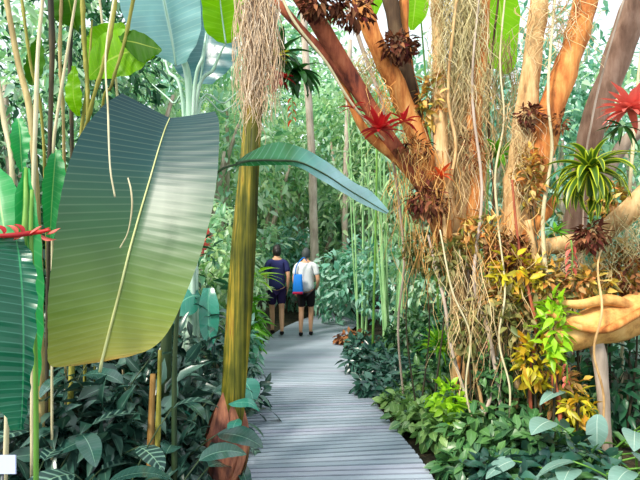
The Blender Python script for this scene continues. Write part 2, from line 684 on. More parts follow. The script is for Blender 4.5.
# ------------------------------------------------------------------ materials of the place
M = {}
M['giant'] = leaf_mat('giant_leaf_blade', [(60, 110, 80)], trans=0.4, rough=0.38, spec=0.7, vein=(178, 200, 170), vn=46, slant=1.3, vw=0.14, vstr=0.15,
                      along=[(0.0, (14, 66, 74)), (0.28, (20, 76, 76)), (0.5, (58, 106, 62)), (0.7, (122, 148, 62)), (0.9, (176, 172, 76)), (1.0, (196, 156, 76))],  # lower yellow holds a painted backlit glow as well as the yellowed tip
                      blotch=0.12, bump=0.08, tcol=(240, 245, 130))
M['dryrib'] = bark_mat('leaf_midrib', [(170, 170, 105), (196, 200, 140), (215, 215, 165)], 30, 3, 0.6, 0.1)
M['teal'] = leaf_mat('teal_leaf', [(8, 92, 66), (12, 110, 80)], trans=0.3, rough=0.3, spec=0.7, vein=(120, 190, 170), vn=26, slant=0.2, vw=0.1, vstr=0.35, mid=(60, 170, 110), midw=0.05, bump=0.4)
M['emerald'] = leaf_mat('emerald_leaf', [(20, 140, 70), (30, 165, 85), (40, 150, 60)], trans=0.45, rough=0.4, vein=(110, 200, 130), vn=18, slant=0.6, vstr=0.3, mid=(150, 215, 120), midw=0.06)
M['lime'] = leaf_mat('lime_leaf', [(110, 180, 0), (140, 205, 5), (95, 165, 5)], trans=0.6, rough=0.4, spec=0.3, vein=(175, 225, 60), vn=16, slant=0.8, vstr=0.4, mid=(190, 225, 90), midw=0.05, tcol=(245, 255, 60))
M['olive'] = leaf_mat('olive_leaf', [(48, 96, 8), (66, 120, 14)], trans=0.4, rough=0.6, spec=0.2, vein=(90, 130, 30), vn=14, slant=0.8, vstr=0.25, mid=(150, 170, 70), midw=0.05)
M['paleblue'] = leaf_mat('pale_cyan_leaf', [(150, 205, 195), (140, 190, 200)], trans=0.4, rough=0.3, spec=0.8, vein=(200, 235, 225), vn=24, slant=1.0, vstr=0.4, mid=(215, 240, 225), midw=0.06, tcol=(240, 255, 240))
M['slate'] = leaf_mat('slate_blue_leaf', [(70, 120, 140), (80, 130, 135)], trans=0.3, rough=0.3, spec=0.8, vein=(130, 175, 180), vn=22, slant=1.0, vstr=0.4, mid=(180, 220, 215), midw=0.06)
M['archleaf'] = leaf_mat('arched_leaf', [(40, 130, 80)], trans=0.35, rough=0.25, spec=0.9, along=[(0, (40, 110, 50)), (0.36, (36, 128, 74)), (0.5, (120, 190, 190)), (0.62, (170, 218, 232)), (1, (170, 215, 225))],
                        vein=(150, 210, 190), vn=24, slant=1.0, vstr=0.3, mid=(90, 120, 50), midw=0.06)
M['petpale'] = bark_mat('pale_petiole', [(150, 195, 165), (190, 220, 200), (215, 235, 222)], 24, 2, 0.45, 0.1)
M['petgreen'] = bark_mat('green_petiole', [(60, 110, 40), (100, 150, 60), (130, 170, 80)], 24, 2, 0.5, 0.1)
M['petdark'] = bark_mat('dark_petiole', [(35, 55, 35), (55, 75, 48), (80, 90, 60)], 24, 2, 0.5, 0.1)
M['palm'] = bark_mat('palm_stem', [(40, 44, 10), (76, 80, 18), (112, 108, 30), (168, 144, 48), (120, 72, 26)], 40, 0.3, 0.5, 0.6, 2)
M['palmbase'] = bark_mat('palm_base_sheath', [(52, 30, 34), (110, 66, 56), (176, 112, 84), (214, 160, 110)], 16, 2, 0.75, 0.6)
M['sheath'] = bark_mat('dry_leaf_sheath', [(70, 50, 22), (128, 94, 44), (180, 140, 84)], 30, 2, 0.8, 0.5)
M['mosstan'] = plain_mat('tan_moss', (180, 160, 125), 0.9, 0.1, isl=[(150, 116, 76), (206, 170, 120), (236, 206, 156), (200, 178, 122), (244, 224, 190)])
M['mosspink'] = plain_mat('pinkish_moss', (200, 175, 150), 0.9, 0.1, isl=[(160, 126, 98), (206, 178, 148), (228, 204, 176), (186, 158, 122), (238, 220, 198)])
M['mossgreen'] = plain_mat('grey_green_moss', (170, 165, 120), 0.9, 0.1, isl=[(140, 124, 78), (200, 180, 126), (234, 218, 168), (178, 168, 112), (242, 228, 190)])
M['mosswarm'] = plain_mat('warm_root_thread', (200, 160, 100), 0.9, 0.1, isl=[(170, 104, 54), (232, 166, 92), (246, 204, 134), (204, 150, 84)])
M['cane'] = bark_mat('tan_cane', [(120, 98, 60), (168, 148, 96), (200, 184, 130)], 20, 4, 0.6, 0.3)
M['caneolive'] = bark_mat('olive_cane', [(96, 96, 36), (146, 142, 58), (186, 178, 90)], 20, 4, 0.55, 0.3)
M['canedark'] = bark_mat('dark_cane', [(36, 40, 34), (66, 60, 44), (98, 84, 56)], 20, 4, 0.7, 0.4)
M['canepale'] = bark_mat('pale_root', [(170, 158, 120), (205, 194, 156), (225, 216, 184)], 20, 4, 0.7, 0.3)
M['bamboo'] = bark_mat('pale_green_bamboo', [(96, 150, 96), (140, 186, 124), (180, 212, 160)], 18, 1.5, 0.5, 0.1)
M['orange'] = bark_mat('orange_bark', [(110, 62, 36), (186, 110, 54), (220, 148, 80), (236, 186, 118)], 16, 3, 0.8, 0.6)
M['redbark'] = bark_mat('red_brown_bark', [(84, 40, 34), (148, 76, 54), (184, 102, 70), (200, 130, 92)], 16, 3, 0.8, 0.6)
M['tanbark'] = bark_mat('tan_bark', [(120, 84, 52), (190, 150, 100), (224, 186, 134), (236, 210, 164)], 14, 2.5, 0.85, 0.7)
M['greybark'] = bark_mat('grey_brown_bark', [(104, 76, 62), (150, 118, 100), (184, 152, 134)], 14, 2.5, 0.85, 0.6)
M['darkbark'] = bark_mat('dark_bark', [(46, 34, 24), (82, 62, 44), (112, 92, 66)], 14, 2.5, 0.85, 0.6)
M['palebark'] = bark_mat('pale_pink_bark', [(140, 124, 110), (186, 168, 152), (214, 198, 186)], 12, 2, 0.85, 0.5)
M['log'] = bark_mat('yellow_log', [(150, 92, 48), (222, 168, 96), (242, 200, 130)], 10, 10, 0.8, 0.4)
M['dead'] = plain_mat('dead_leaf', (110, 70, 45), 0.9, 0.1, isl=[(66, 34, 28), (112, 66, 46), (150, 100, 62), (92, 60, 40), (180, 128, 84)])
M['deadred'] = plain_mat('wine_dead_leaf', (80, 30, 30), 0.9, 0.1, isl=[(60, 26, 26), (96, 48, 40), (130, 78, 56), (76, 50, 36), (170, 116, 80), (92, 30, 34)])
M['redbrom'] = leaf_mat('red_bract', [(196, 36, 40), (232, 60, 52), (170, 26, 40), (236, 92, 66)], trans=0.3, rough=0.4, tcol=(255, 200, 180), blotch=0.15)
M['orangered'] = leaf_mat('orange_bract', [(232, 104, 40), (220, 70, 40)], trans=0.3, rough=0.4, tcol=(255, 200, 150))
M['pinkred'] = leaf_mat('pink_bract', [(226, 96, 92), (240, 130, 116), (206, 70, 76)], trans=0.3, rough=0.45, tcol=(255, 200, 190))
M['striped'] = leaf_mat('green_leaf_yellow_margin', [(56, 92, 26), (84, 120, 34)], trans=0.35, rough=0.35, edge=(208, 220, 54), blotch=0.1)
M['darkbrom'] = leaf_mat('dark_strap_leaf', [(30, 74, 34), (44, 96, 40), (24, 58, 34)], trans=0.25, rough=0.35)
M['brightgreen'] = leaf_mat('bright_green_leaf', [(70, 150, 20), (104, 180, 30), (60, 130, 40)], trans=0.4, rough=0.4, mid=(170, 210, 90), midw=0.08)
M['yellowleaf'] = leaf_mat('yellow_croton_leaf', [(206, 190, 30), (226, 214, 60), (170, 160, 40), (226, 160, 40)], trans=0.35, rough=0.4)
M['yelgreen'] = leaf_mat('yellow_green_leaf', [(150, 206, 30), (176, 222, 50), (120, 180, 30)], trans=0.4, rough=0.4)
M['calathea'] = leaf_mat('dark_veined_leaf', [(26, 62, 54), (38, 78, 64), (30, 58, 60), (20, 48, 44)], trans=0.12, rough=0.3, spec=0.7, vein=(140, 184, 164), vn=7, slant=0.9, vw=0.22, vstr=0.75, mid=(140, 180, 150), midw=0.05)  # dark leaf; its tones also hold the low light of the left bed
M['calathea2'] = leaf_mat('dark_glossy_leaf', [(34, 72, 66), (50, 92, 82), (26, 56, 52)], trans=0.12, rough=0.22, spec=0.9, vein=(90, 130, 120), vn=14, slant=0.9, vw=0.12, vstr=0.3, mid=(120, 160, 140), midw=0.04)
M['tealdroop'] = leaf_mat('blue_green_aroid_leaf', [(40, 128, 108), (60, 150, 134), (46, 140, 104)], trans=0.3, rough=0.25, spec=0.9, mid=(120, 200, 170), midw=0.05, vein=(100, 180, 160), vn=7, slant=0.8, vstr=0.3)
M['under'] = leaf_mat('mid_green_leaf', [(40, 84, 52), (66, 116, 66), (94, 140, 74), (58, 100, 70)], trans=0.2, rough=0.35, spec=0.6, mid=(120, 160, 110), midw=0.08)
M['underdark'] = leaf_mat('blue_dark_leaf', [(24, 62, 52), (42, 86, 72), (66, 112, 96), (34, 66, 66)], trans=0.15, rough=0.28, spec=0.8)
M['underlight'] = leaf_mat('fresh_green_leaf', [(80, 124, 64), (114, 156, 86), (140, 176, 98), (72, 120, 74)], trans=0.25, rough=0.35, spec=0.5, mid=(170, 200, 130), midw=0.08)
M['silver'] = leaf_mat('silver_green_leaf', [(104, 146, 130), (132, 170, 160), (90, 134, 116)], trans=0.2, rough=0.25, spec=0.9, mid=(190, 215, 200), midw=0.05, vein=(160, 196, 184), vn=8, slant=0.9, vstr=0.3)
M['bg1'] = leaf_mat('soft_green_leaf', [(96, 158, 116), (150, 200, 154), (196, 228, 192), (124, 184, 160), (220, 238, 220), (170, 212, 156)], trans=0.45, rough=0.35, spec=0.6, blotch=0.1)  # pale background greens: milky haze and sunlight put into the leaf colour
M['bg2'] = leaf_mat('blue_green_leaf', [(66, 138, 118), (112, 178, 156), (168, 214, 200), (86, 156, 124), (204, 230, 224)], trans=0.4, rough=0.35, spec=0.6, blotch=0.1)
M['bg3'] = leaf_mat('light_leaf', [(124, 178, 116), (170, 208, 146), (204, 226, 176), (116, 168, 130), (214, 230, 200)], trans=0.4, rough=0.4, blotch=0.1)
M['bg4'] = leaf_mat('deep_green_leaf', [(26, 74, 50), (44, 100, 66), (70, 124, 84)], trans=0.25, rough=0.35, blotch=0.1)
M['shade'] = leaf_mat('shade_dark_leaf', [(22, 54, 46), (38, 76, 64), (56, 96, 84), (28, 62, 58), (84, 122, 108)], trans=0.12, rough=0.28, spec=0.8, mid=(110, 150, 130), midw=0.06)  # shade of the left bed put into the leaf colour
M['bits'] = leaf_mat('many_coloured_leaf', [(96, 112, 58), (196, 170, 60), (150, 100, 60), (206, 176, 120), (112, 134, 60), (176, 128, 70), (224, 140, 70), (222, 196, 80), (240, 204, 130), (236, 176, 90)], trans=0.25, rough=0.5)
M['mixed'] = leaf_mat('olive_tan_leaf', [(90, 110, 56), (150, 140, 80), (120, 130, 64), (176, 160, 104), (70, 96, 60)], trans=0.25, rough=0.5)
M['skin'] = plain_mat('skin', (206, 156, 124), 0.55, 0.4, 0.05)
M['hair'] = plain_mat('dark_hair', (30, 24, 24), 0.5, 0.4, 0.2, 60)
M['hair2'] = plain_mat('greying_hair', (66, 72, 72), 0.6, 0.3, 0.2, 60)
M['navy'] = plain_mat('navy_cloth', (44, 48, 96), 0.85, 0.2, 0.1)
M['purple'] = plain_mat('dark_purple_cloth', (42, 32, 74), 0.85, 0.2, 0.1)
M['white'] = plain_mat('white_cloth', (214, 218, 222), 0.85, 0.2, 0.05)
M['black'] = plain_mat('black_cloth', (26, 24, 28), 0.85, 0.2, 0.1)
M['blue'] = plain_mat('blue_bag_cloth', (20, 120, 214), 0.6, 0.3, 0.08)
M['crimson'] = plain_mat('crimson_cloth', (176, 24, 70), 0.7, 0.3, 0.08)
M['sign'] = plain_mat('lilac_white_plastic', (186, 194, 232), 0.35, 0.5, 0.03)
M['stake'] = plain_mat('grey_metal', (90, 94, 100), 0.4, 0.5, 0.05)


def soil_mat():
    T = NT('soil')
    tc = T.n('TexCoord').outputs['Object']
    n1 = T.n('TexNoise', {'Vector': tc, 'Scale': 9.0, 'Detail': 8.0, 'Roughness': 0.7}).outputs[0]
    n2 = T.n('TexVoronoi', {'Vector': tc, 'Scale': 26.0}).outputs[0]
    col = T.ramp(n1, [(0.3, (24, 26, 20)), (0.5, (46, 44, 32)), (0.62, (74, 64, 46)), (0.75, (50, 70, 42))])
    nb = T.n('Bump', {'Height': T.math('ADD', n1, n2), 'Strength': 0.8, 'Distance': 0.03}).outputs[0]
    return T.end(T.n('BsdfPrincipled', {'Base Color': col, 'Roughness': 0.95, 'Specular IOR Level': 0.2, 'Normal': nb}).outputs[0])


def deck_mat():
    T = NT('weathered_deck_boards')
    tc = T.n('TexCoord').outputs['Object']
    rnd = T.n('NewGeometry').outputs['Random Per Island']
    col = T.ramp(rnd, [(0, (146, 160, 174)), (0.5, (162, 174, 188)), (0.8, (170, 180, 194)), (1, (168, 170, 190))])
    mp = T.n('Mapping', {'Vector': tc, 'Scale': (3, 40, 40)}).outputs[0]
    n1 = T.n('TexNoise', {'Vector': mp, 'Scale': 1.0, 'Detail': 6.0}).outputs[0]
    n2 = T.n('TexNoise', {'Vector': tc, 'Scale': 1.6, 'Detail': 5.0}).outputs[0]
    f = T.math('ADD', T.math('MULTIPLY_ADD', n1, 0.3, 0.62), T.math('MULTIPLY', n2, 0.44))
    col = T.mix(1.0, col, T.n('CombineColor', {0: f, 1: f, 2: f}).outputs[0], 'MULTIPLY')
    nb = T.n('Bump', {'Height': n1, 'Strength': 0.3, 'Distance': 0.004}).outputs[0]
    return T.end(T.n('BsdfPrincipled', {'Base Color': col, 'Roughness': 0.6, 'Specular IOR Level': 0.45, 'Normal': nb}).outputs[0])


M['soil'] = soil_mat()
M['deck'] = deck_mat()
M['deckdark'] = plain_mat('dark_deck_beam', (92, 102, 114), 0.8, 0.2, 0.2, 12)
# ------------------------------------------------------------------ setting: soil and boardwalk
def ground_h(x, y):
    c = path_x(y)
    k = min(1, max(0, (abs(x - c) - 0.9) / 0.8))
    return -0.07 + k * (0.05 * mnoise.noise(Vector((x * 1.3, y * 1.3, 0))) + 0.05)


PATH = smooth_path([(1.2, .16), (3.34, .10), (4.15, .0), (5.12, -.12), (7.0, -.28), (8.6, -.25), (10, -.02), (11.5, .5), (13, 1.3)], 200)


def path_x(y):
    return float(np.interp(y, PATH[:, 0], PATH[:, 1]))


m = MB()
xs, ys = np.linspace(-16, 16, 90), np.linspace(-2, 30, 90)
m.grid([[(x, y, ground_h(x, y)) for x in xs] for y in ys])
o = m.build('ground', M['soil'])
o['kind'] = 'structure'
m = MB()
y = 1.2
while y < 13:
    c = path_x(y)
    sl = (path_x(y + .1) - path_x(y - .1)) / .2
    a = math.atan(sl) * 0.8
    dx, dy = math.cos(a), -math.sin(a)
    hw = 0.70
    p = Vector((c, y, 0))
    ux, uy = Vector((dx, dy, 0)) * hw, Vector((-dy, dx, 0)) * 0.0265
    V = []
    for z in (-0.022, 0.0):
        for q in (-ux - uy, ux - uy, ux + uy, -ux + uy):
            w = p + q
            V.append((w.x, w.y, z))
    m.add(V, [(0, 3, 2, 1), (4, 5, 6, 7), (0, 1, 5, 4), (1, 2, 6, 5), (2, 3, 7, 6), (3, 0, 4, 7)])
    y += 0.076
for s in (-0.5, 0, 0.5):
    P = [(path_x(q) + s, q) for q in np.linspace(1.2, 12.9, 40)]
    m.grid([[(a - .06, b, -.024), (a + .06, b, -.024)] for a, b in P], None, 1)
m.grid([[(path_x(q) - .7, q, -.03), (path_x(q) + .7, q, -.03)] for q in np.linspace(1.2, 12.9, 40)], None, 1)
o = m.build('path', [M['deck'], M['deckdark']], None, False)
o['kind'] = 'structure'
o['label'] = 'weathered grey slatted boardwalk curving away through the planting'

# ------------------------------------------------------------------ the giant leaf on the left
def px3(px, py, Y):
    return tuple(at(px, py, Y))


rows_px = [  # (mid), (left edge), (right edge): pixel and distance
    ((170, 118, 2.86), (122, 93, 2.70), (215, 111, 2.78)),
    ((165, 130, 2.78), (103, 106, 2.60), (219, 122, 2.70)),
    ((158, 152, 2.68), (82, 132, 2.48), (219, 145, 2.60)),
    ((150, 180, 2.58), (68, 166, 2.38), (217, 177, 2.50)),
    ((140, 214, 2.50), (59, 206, 2.30), (211, 215, 2.42)),
    ((130, 250, 2.44), (53, 252, 2.26), (200, 256, 2.36)),
    ((119, 295, 2.40), (48, 300, 2.24), (184, 298, 2.32)),
    ((110, 330, 2.38), (48, 338, 2.26), (169, 330, 2.32)),
    ((104, 354, 2.37), (50, 365, 2.28), (152, 348, 2.32)),
    ((102, 362, 2.37), (74, 366, 2.33), (128, 357, 2.34)),
]
rows3 = [[px3(*q) for q in r] for r in rows_px]
base = gp(166, 3.5)
t = thing('banana_plant', 'banana plant with the giant dark to yellow green leaf left of the palm', 'banana plant', base)
m = MB()
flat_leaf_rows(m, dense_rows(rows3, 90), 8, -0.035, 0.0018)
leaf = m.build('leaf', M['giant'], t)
leaf['label'] = 'giant broad hanging leaf, dark blue green above and yellowing with painted backlight towards its tip'
m = MB()
mid = smooth_path([r[0] for r in rows3], 40)
m.tube([Vector(p) + Vector((0, -.004, 0)) for p in mid] + [Vector(px3(100, 372, 2.37))], [0.003 + 0.005 * (i / 40) for i in range(41)], 7)
m.build('midrib', M['dryrib'], leaf)
m = MB()
limb(m, [(base, .05), (base + Vector((0, 0, .7)), .042), (at(172, 200, 3.35), .03), (at(174, 128, 3.1), .016), (Vector(rows3[0][0]) + Vector((0, .01, 0)), .007)], 26, 9, .06)
m.build('stem', M['petdark'], t)

# ------------------------------------------------------------------ pale stalked plant behind it
base = gp(190, 4.3)
t = thing('bird_of_paradise_plant', 'tall plant with a fan of pale stalks rising behind the giant leaf', 'plant', base)


def stalked_leaf(t, ctrl, rows, mat, pm, na=5, bow=.03, wave=.01, nm='leaf'):
    m = MB()
    limb(m, ctrl, 22, 7, 0.05)
    st = m.build('stalk', pm, t)
    m = MB()
    r3 = [[px3(*q) for q in r] for r in rows]
    flat_leaf_rows(m, dense_rows(r3, 26), na, bow, wave)
    lf = m.build(nm, mat, t)
    q = smooth_path([r[0] for r in r3], 20)
    m = MB()
    m.tube([Vector(p) + Vector((0, -.004, 0)) for p in q], [.008 - .006 * i / 19 for i in range(20)], 6)
    m.build('midrib', pm, lf)
    return lf


stalked_leaf(t, [(base, .04), (at(190, 118, 4.2), .034), (at(181, 50, 4.1), .026), (at(172, -6, 4.0), .015)],
             [((176, 66, 4.08), (166, 60, 4.05), (186, 62, 4.05)), ((172, 40, 4.05), (142, 48, 3.9), (200, 34, 4.0)), ((166, 10, 4.0), (124, 18, 3.8), (200, 0, 3.95)),
              ((160, -20, 3.9), (118, -16, 3.7), (196, -34, 3.9)), ((154, -50, 3.8), (130, -50, 3.7), (176, -62, 3.8))], M['paleblue'], M['petpale'])
stalked_leaf(t, [(base + Vector((.04, 0, 0)), .026), (at(193, 120, 4.15), .018), (at(203, 55, 4.1), .014), (at(206, 34, 4.5), .007)],
             [((200, 84, 4.55), (190, 84, 4.5), (212, 84, 4.5)), ((203, 62, 4.55), (176, 70, 4.5), (232, 66, 4.5)), ((206, 40, 4.6), (168, 44, 4.5), (238, 44, 4.5)),
              ((208, 15, 4.6), (176, 12, 4.5), (236, 16, 4.5)), ((210, -10, 4.6), (200, -12, 4.6), (222, -12, 4.6))], M['slate'], M['petpale'])
stalked_leaf(t, [(base + Vector((.08, .02, 0)), .026), (at(195, 122, 4.2), .018), (at(214, 68, 4.15), .014), (at(226, 42, 4.1), .007)],
             [((226, 44, 4.1), (218, 42, 4.08), (232, 42, 4.08)), ((224, 30, 4.06), (205, 30, 4.0), (241, 28, 4.0)), ((221, 8, 4.0), (202, 6, 3.95), (244, 6, 3.95)),
              ((219, -18, 3.9), (200, -18, 3.85), (242, -18, 3.9)), ((218, -40, 3.8), (210, -42, 3.8), (226, -42, 3.8))], M['lime'], M['petpale'])
stalked_leaf(t, [(base + Vector((-.05, 0, 0)), .024), (at(184, 122, 4.2), .016), (at(168, 70, 4.3), .013), (at(162, 45, 4.4), .007)],
             [((163, 48, 4.4), (158, 48, 4.4), (168, 48, 4.4)), ((158, 30, 4.4), (140, 34, 4.3), (176, 26, 4.3)), ((152, 5, 4.4), (130, 8, 4.3), (174, 0, 4.3)), ((146, -20, 4.4), (138, -20, 4.4), (154, -22, 4.4))], M['paleblue'], M['petpale'])
for i, (a, b) in enumerate([((186, 122, 4.2), (152, 84, 4.7)), ((196, 122, 4.2), (246, 84, 4.8)), ((197, 124, 4.2), (240, 100, 4.7))]):
    m = MB()
    limb(m, [(base + Vector((.02 * i, .03, 0)), .02), (at(*a), .010), (at((a[0] + b[0]) / 2 + 4, (a[1] + b[1]) / 2, 4.4), .008), (at(*b), .004)], 16, 6, .05)
    m.build('stalk', M['petpale'], t)

# arched leaf crossing in front of the slim palm
base = gp(176, 3.0)
t = thing('arching_leaf_plant', 'plant whose single long leaf arches across the slim palm stem', 'plant', base)
m = MB()
limb(m, [(base, .02), (at(176, 330, 2.95), .014), (at(196, 215, 2.9), .010), (at(216, 174, 2.92), .008), (at(240, 163, 2.95), .007)], 24, 7, .05)
m.build('stalk', M['petdark'], t)
m = MB()
r = [((236, 163, 2.95), (234, 166, 2.96), (238, 160, 2.95)), ((252, 160, 3.0), (250, 166, 3.02), (256, 149, 3.05)), ((276, 160, 3.1), (276, 165, 3.12), (278, 142, 3.2)),
     ((300, 162, 3.25), (298, 167, 3.25), (303, 148, 3.4)), ((325, 174, 3.45), (321, 180, 3.4), (329, 163, 3.6)), ((348, 189, 3.65), (345, 194, 3.6), (352, 181, 3.75)),
     ((368, 201, 3.85), (364, 205, 3.8), (372, 192, 3.9)), ((388, 213, 4.0), (386, 214, 4.0), (389, 211, 4.0))]
r3 = [[px3(*q) for q in a] for a in r]
flat_leaf_rows(m, dense_rows(r3, 30), 5, -.03, .008)
lf = m.build('leaf', M['archleaf'], t)
m = MB()
mid = smooth_path([a[0] for a in r3], 30)
m.tube([Vector(p) + Vector((0, -.006, -.004)) for p in mid], [.009 - .007 * i / 29 for i in range(30)], 6)
m.build('midrib', M['petdark'], lf)

# ------------------------------------------------------------------ slim palm
base = gp(224, 3.25, -.05)
t = thing('palm_tree', 'slim palm with ribbed yellow green stem at the left edge of the boardwalk', 'palm tree', base)
m = MB()
P = smooth_path([tuple(base + Vector((0.04, .06, .2))) + (.085,), tuple(at(233, 400, 3.36)) + (.078,), tuple(at(238, 330, 3.4)) + (.085,), tuple(at(244, 240, 3.42)) + (.082,), tuple(at(249, 170, 3.44)) + (.068,),
                 tuple(at(254, 100, 3.46)) + (.06,), tuple(at(257, 20, 3.48)) + (.055,), tuple(at(259, -50, 3.5)) + (.05,)], 46)
nseg = 36
rows = []
for p in P:
    row = []
    for j in range(nseg + 1):
        th = 2 * PI * (j % nseg) / nseg
        rr = p[3] * (1 + .055 * math.cos(6 * th) + .03 * math.cos(11 * th + 1))
        row.append((p[0] + rr * math.cos(th), p[1] + rr * math.sin(th), p[2]))
    rows.append(row)
m.grid(rows)
m.build('trunk', M['palm'], t)
for i in range(9):
    az = i * 2.4 + .3
    m = MB()
    q = base + Vector((math.cos(az) * .05, math.sin(az) * .05, 0))
    top = base + Vector((.03 + math.cos(az) * .115, .05 + math.sin(az) * .115, .50 + .07 * (i % 4)))
    sp = [q.lerp(top, f) + Vector((math.cos(az), math.sin(az), 0)) * (.075 * math.sin(PI * f)) for f in np.linspace(0, 1, 8)]
    blade(m, sp, .19, 'strap', 5, Vector((-math.sin(az), math.cos(az), 0)), -.35, .01)
    m.build('leaf_sheath', M['palmbase' if i % 3 else 'sheath'], t)
m = MB()
sp = [at(228, 404, 3.2), at(243, 402, 3.16), at(252, 404, 3.14), at(260, 412, 3.12)]
blade(m, [Vector(p) for p in smooth_path(sp, 9)], .1, 'lance', 4, Vector((0, 1, .3)), .1)
o = m.build('leaf', M['tealdroop'], t)
m = MB()
blade(m, [Vector(p) for p in smooth_path([at(238, 418, 3.2), at(234, 425, 3.10), at(232, 436, 3.08)], 9)], .09, 'oval', 4, Vector((1, .2, 0)), .1)
m.build('leaf', M['tealdroop'], t)
moss('hanging_moss', 'pinkish tan moss hanging in a column around the top of the slim palm stem', 'moss', [at(243, -14, 3.36), at(274, -14, 3.36)], 380, .3, .8, .0030, M['mosspink'], 3, .05, .06, zv=.25)
moss('hanging_moss', 'ragged loose moss strands trailing left of the slim palm stem', 'moss', [at(243, 60, 3.5), at(262, 70, 3.34)], 90, .2, .45, .003, M['mosspink'], 4, .05, .06, zv=.2)

# ------------------------------------------------------------------ far left: big leaves, red flower, canes
base = gp(-26, 1.95)
t = thing('banana_plant', 'dark teal green banana plant cut off by the left edge of the picture', 'banana plant', base)
m = MB()
r = [((16, 236, 1.98), (-8, 238, 1.9), (22, 236, 1.98)), ((20, 262, 1.94), (-14, 256, 1.84), (34, 262, 1.94)), ((23, 300, 1.92), (-18, 292, 1.8), (37, 302, 1.92)), ((24, 350, 1.9), (-16, 344, 1.78), (34, 352, 1.9)),
     ((23, 395, 1.9), (-6, 396, 1.8), (29, 396, 1.9)), ((21, 430, 1.9), (12, 430, 1.86), (24, 430, 1.9))]
flat_leaf_rows(m, dense_rows([[px3(*q) for q in a] for a in r], 30), 6, -.03, .01)
m.build('leaf', M['teal'], t)
for a in ([((26, 168, 2.15), (23, 168, 2.14), (29, 168, 2.14)), ((24, 205, 2.1), (14, 206, 2.06), (36, 204, 2.1)), ((28, 250, 2.06), (20, 252, 2.04), (42, 250, 2.06)), ((34, 300, 2.05), (26, 300, 2.03), (44, 302, 2.05)), ((36, 350, 2.05), (32, 350, 2.04), (42, 350, 2.05)), ((38, 386, 2.05), (36, 386, 2.05), (40, 386, 2.05))],
          [((-6, 168, 2.3), (-10, 166, 2.3), (-2, 166, 2.3)), ((-2, 190, 2.25), (-24, 196, 2.2), (14, 182, 2.25)), ((2, 215, 2.2), (-20, 226, 2.16), (20, 208, 2.2)), ((6, 240, 2.16), (-6, 246, 2.14), (16, 236, 2.16)), ((8, 254, 2.14), (6, 256, 2.14), (10, 254, 2.14))],
          [((56, 150, 2.7), (52, 150, 2.7), (60, 150, 2.7)), ((54, 172, 2.66), (44, 172, 2.6), (66, 174, 2.66)), ((52, 200, 2.64), (42, 202, 2.6), (62, 204, 2.64)), ((50, 240, 2.62), (46, 240, 2.6), (54, 240, 2.62))],
          [((18, 118, 2.6), (14, 118, 2.6), (22, 118, 2.6)), ((20, 136, 2.56), (10, 138, 2.5), (30, 136, 2.56)), ((21, 156, 2.54), (14, 158, 2.5), (28, 156, 2.54)), ((22, 172, 2.52), (20, 172, 2.5), (24, 172, 2.52))]):
    m = MB()
    flat_leaf_rows(m, dense_rows([[px3(*q) for q in b] for b in a], 22), 4, -.02, .006)
    m.build('leaf', M['emerald'], t)
m = MB()
limb(m, [(base, .05), (at(-14, 440, 2.1), .04), (at(8, 330, 2.15), .03), (at(24, 236, 2.05), .014), (at(26, 168, 2.15), .008)], 20, 8, .05)
m.build('stem', M['petgreen'], t)

base = gp(40, 2.05)
t = thing('heliconia', 'flowering plant with a red and pink bract spike at the left edge', 'flowering plant', base)
m = MB()
limb(m, [(base, .012), (at(36, 400, 2.03), .010), (at(33, 300, 2.0), .009), (at(31, 236, 1.97), .008), (at(32, 190, 2.0), .007)], 20, 7, .05)
m.build('stem', M['petgreen'], t)
m = MB()
limb(m, [(at(31, 233, 1.96), .011), (at(16, 235, 1.93), .011), (at(-4, 236, 1.9), .008)], 10, 7, .05)
limb(m, [(at(31, 233, 1.96), .010), (at(40, 232, 1.95), .009), (at(50, 230, 1.94), .005)], 10, 7, .05)
m.build('spike', M['redbrom'], t)
for i, (px, up) in enumerate([(4, 1), (11, -.5), (16, 1), (22, 1.2), (25, -.6), (29, 1), (36, .8), (41, -.5), (46, .7)]):
    m = MB()
    p = at(px, 234.5, 1.92 + px * .001)
    blade(m, arc(p, (.2 if px > 28 else PI - .2), 1.1 * up, .062, .9 * up, 6), .032, 'lance', 4, Vector((0, 1, .2)), .7)
    m.build('bract', M['pinkred' if i % 3 else 'redbrom'], t)

EXTRA_CANES = [
    ('cane', 'tan cane standing just right of the dark slender stem', 'cane', [(62, -14, 3.2, .011), (60, 60, 3.2, .011), (64, 150, 3.3, .010), (66, 420, 3.9, .010)], 1),
    ('cane', 'thin olive cane crossing the tan woody liana at the top left', 'caneolive', [(20, -14, 3.1, .009), (30, 60, 3.1, .009), (44, 150, 3.2, .009), (50, 430, 3.6, .009)], 1),
    ('cane', 'pale thin stem leaning left above the top of the giant leaf', 'canepale', [(98, -14, 3.5, .009), (106, 50, 3.5, .009), (118, 110, 3.5, .009), (124, 420, 4.2, .009)], 0),
    ('cane', 'dark thin stem behind the olive dark leaf at the top left', 'canedark', [(74, -14, 3.6, .014), (70, 60, 3.6, .014), (72, 150, 3.6, .014), (74, 420, 4.2, .014)], 1),
]
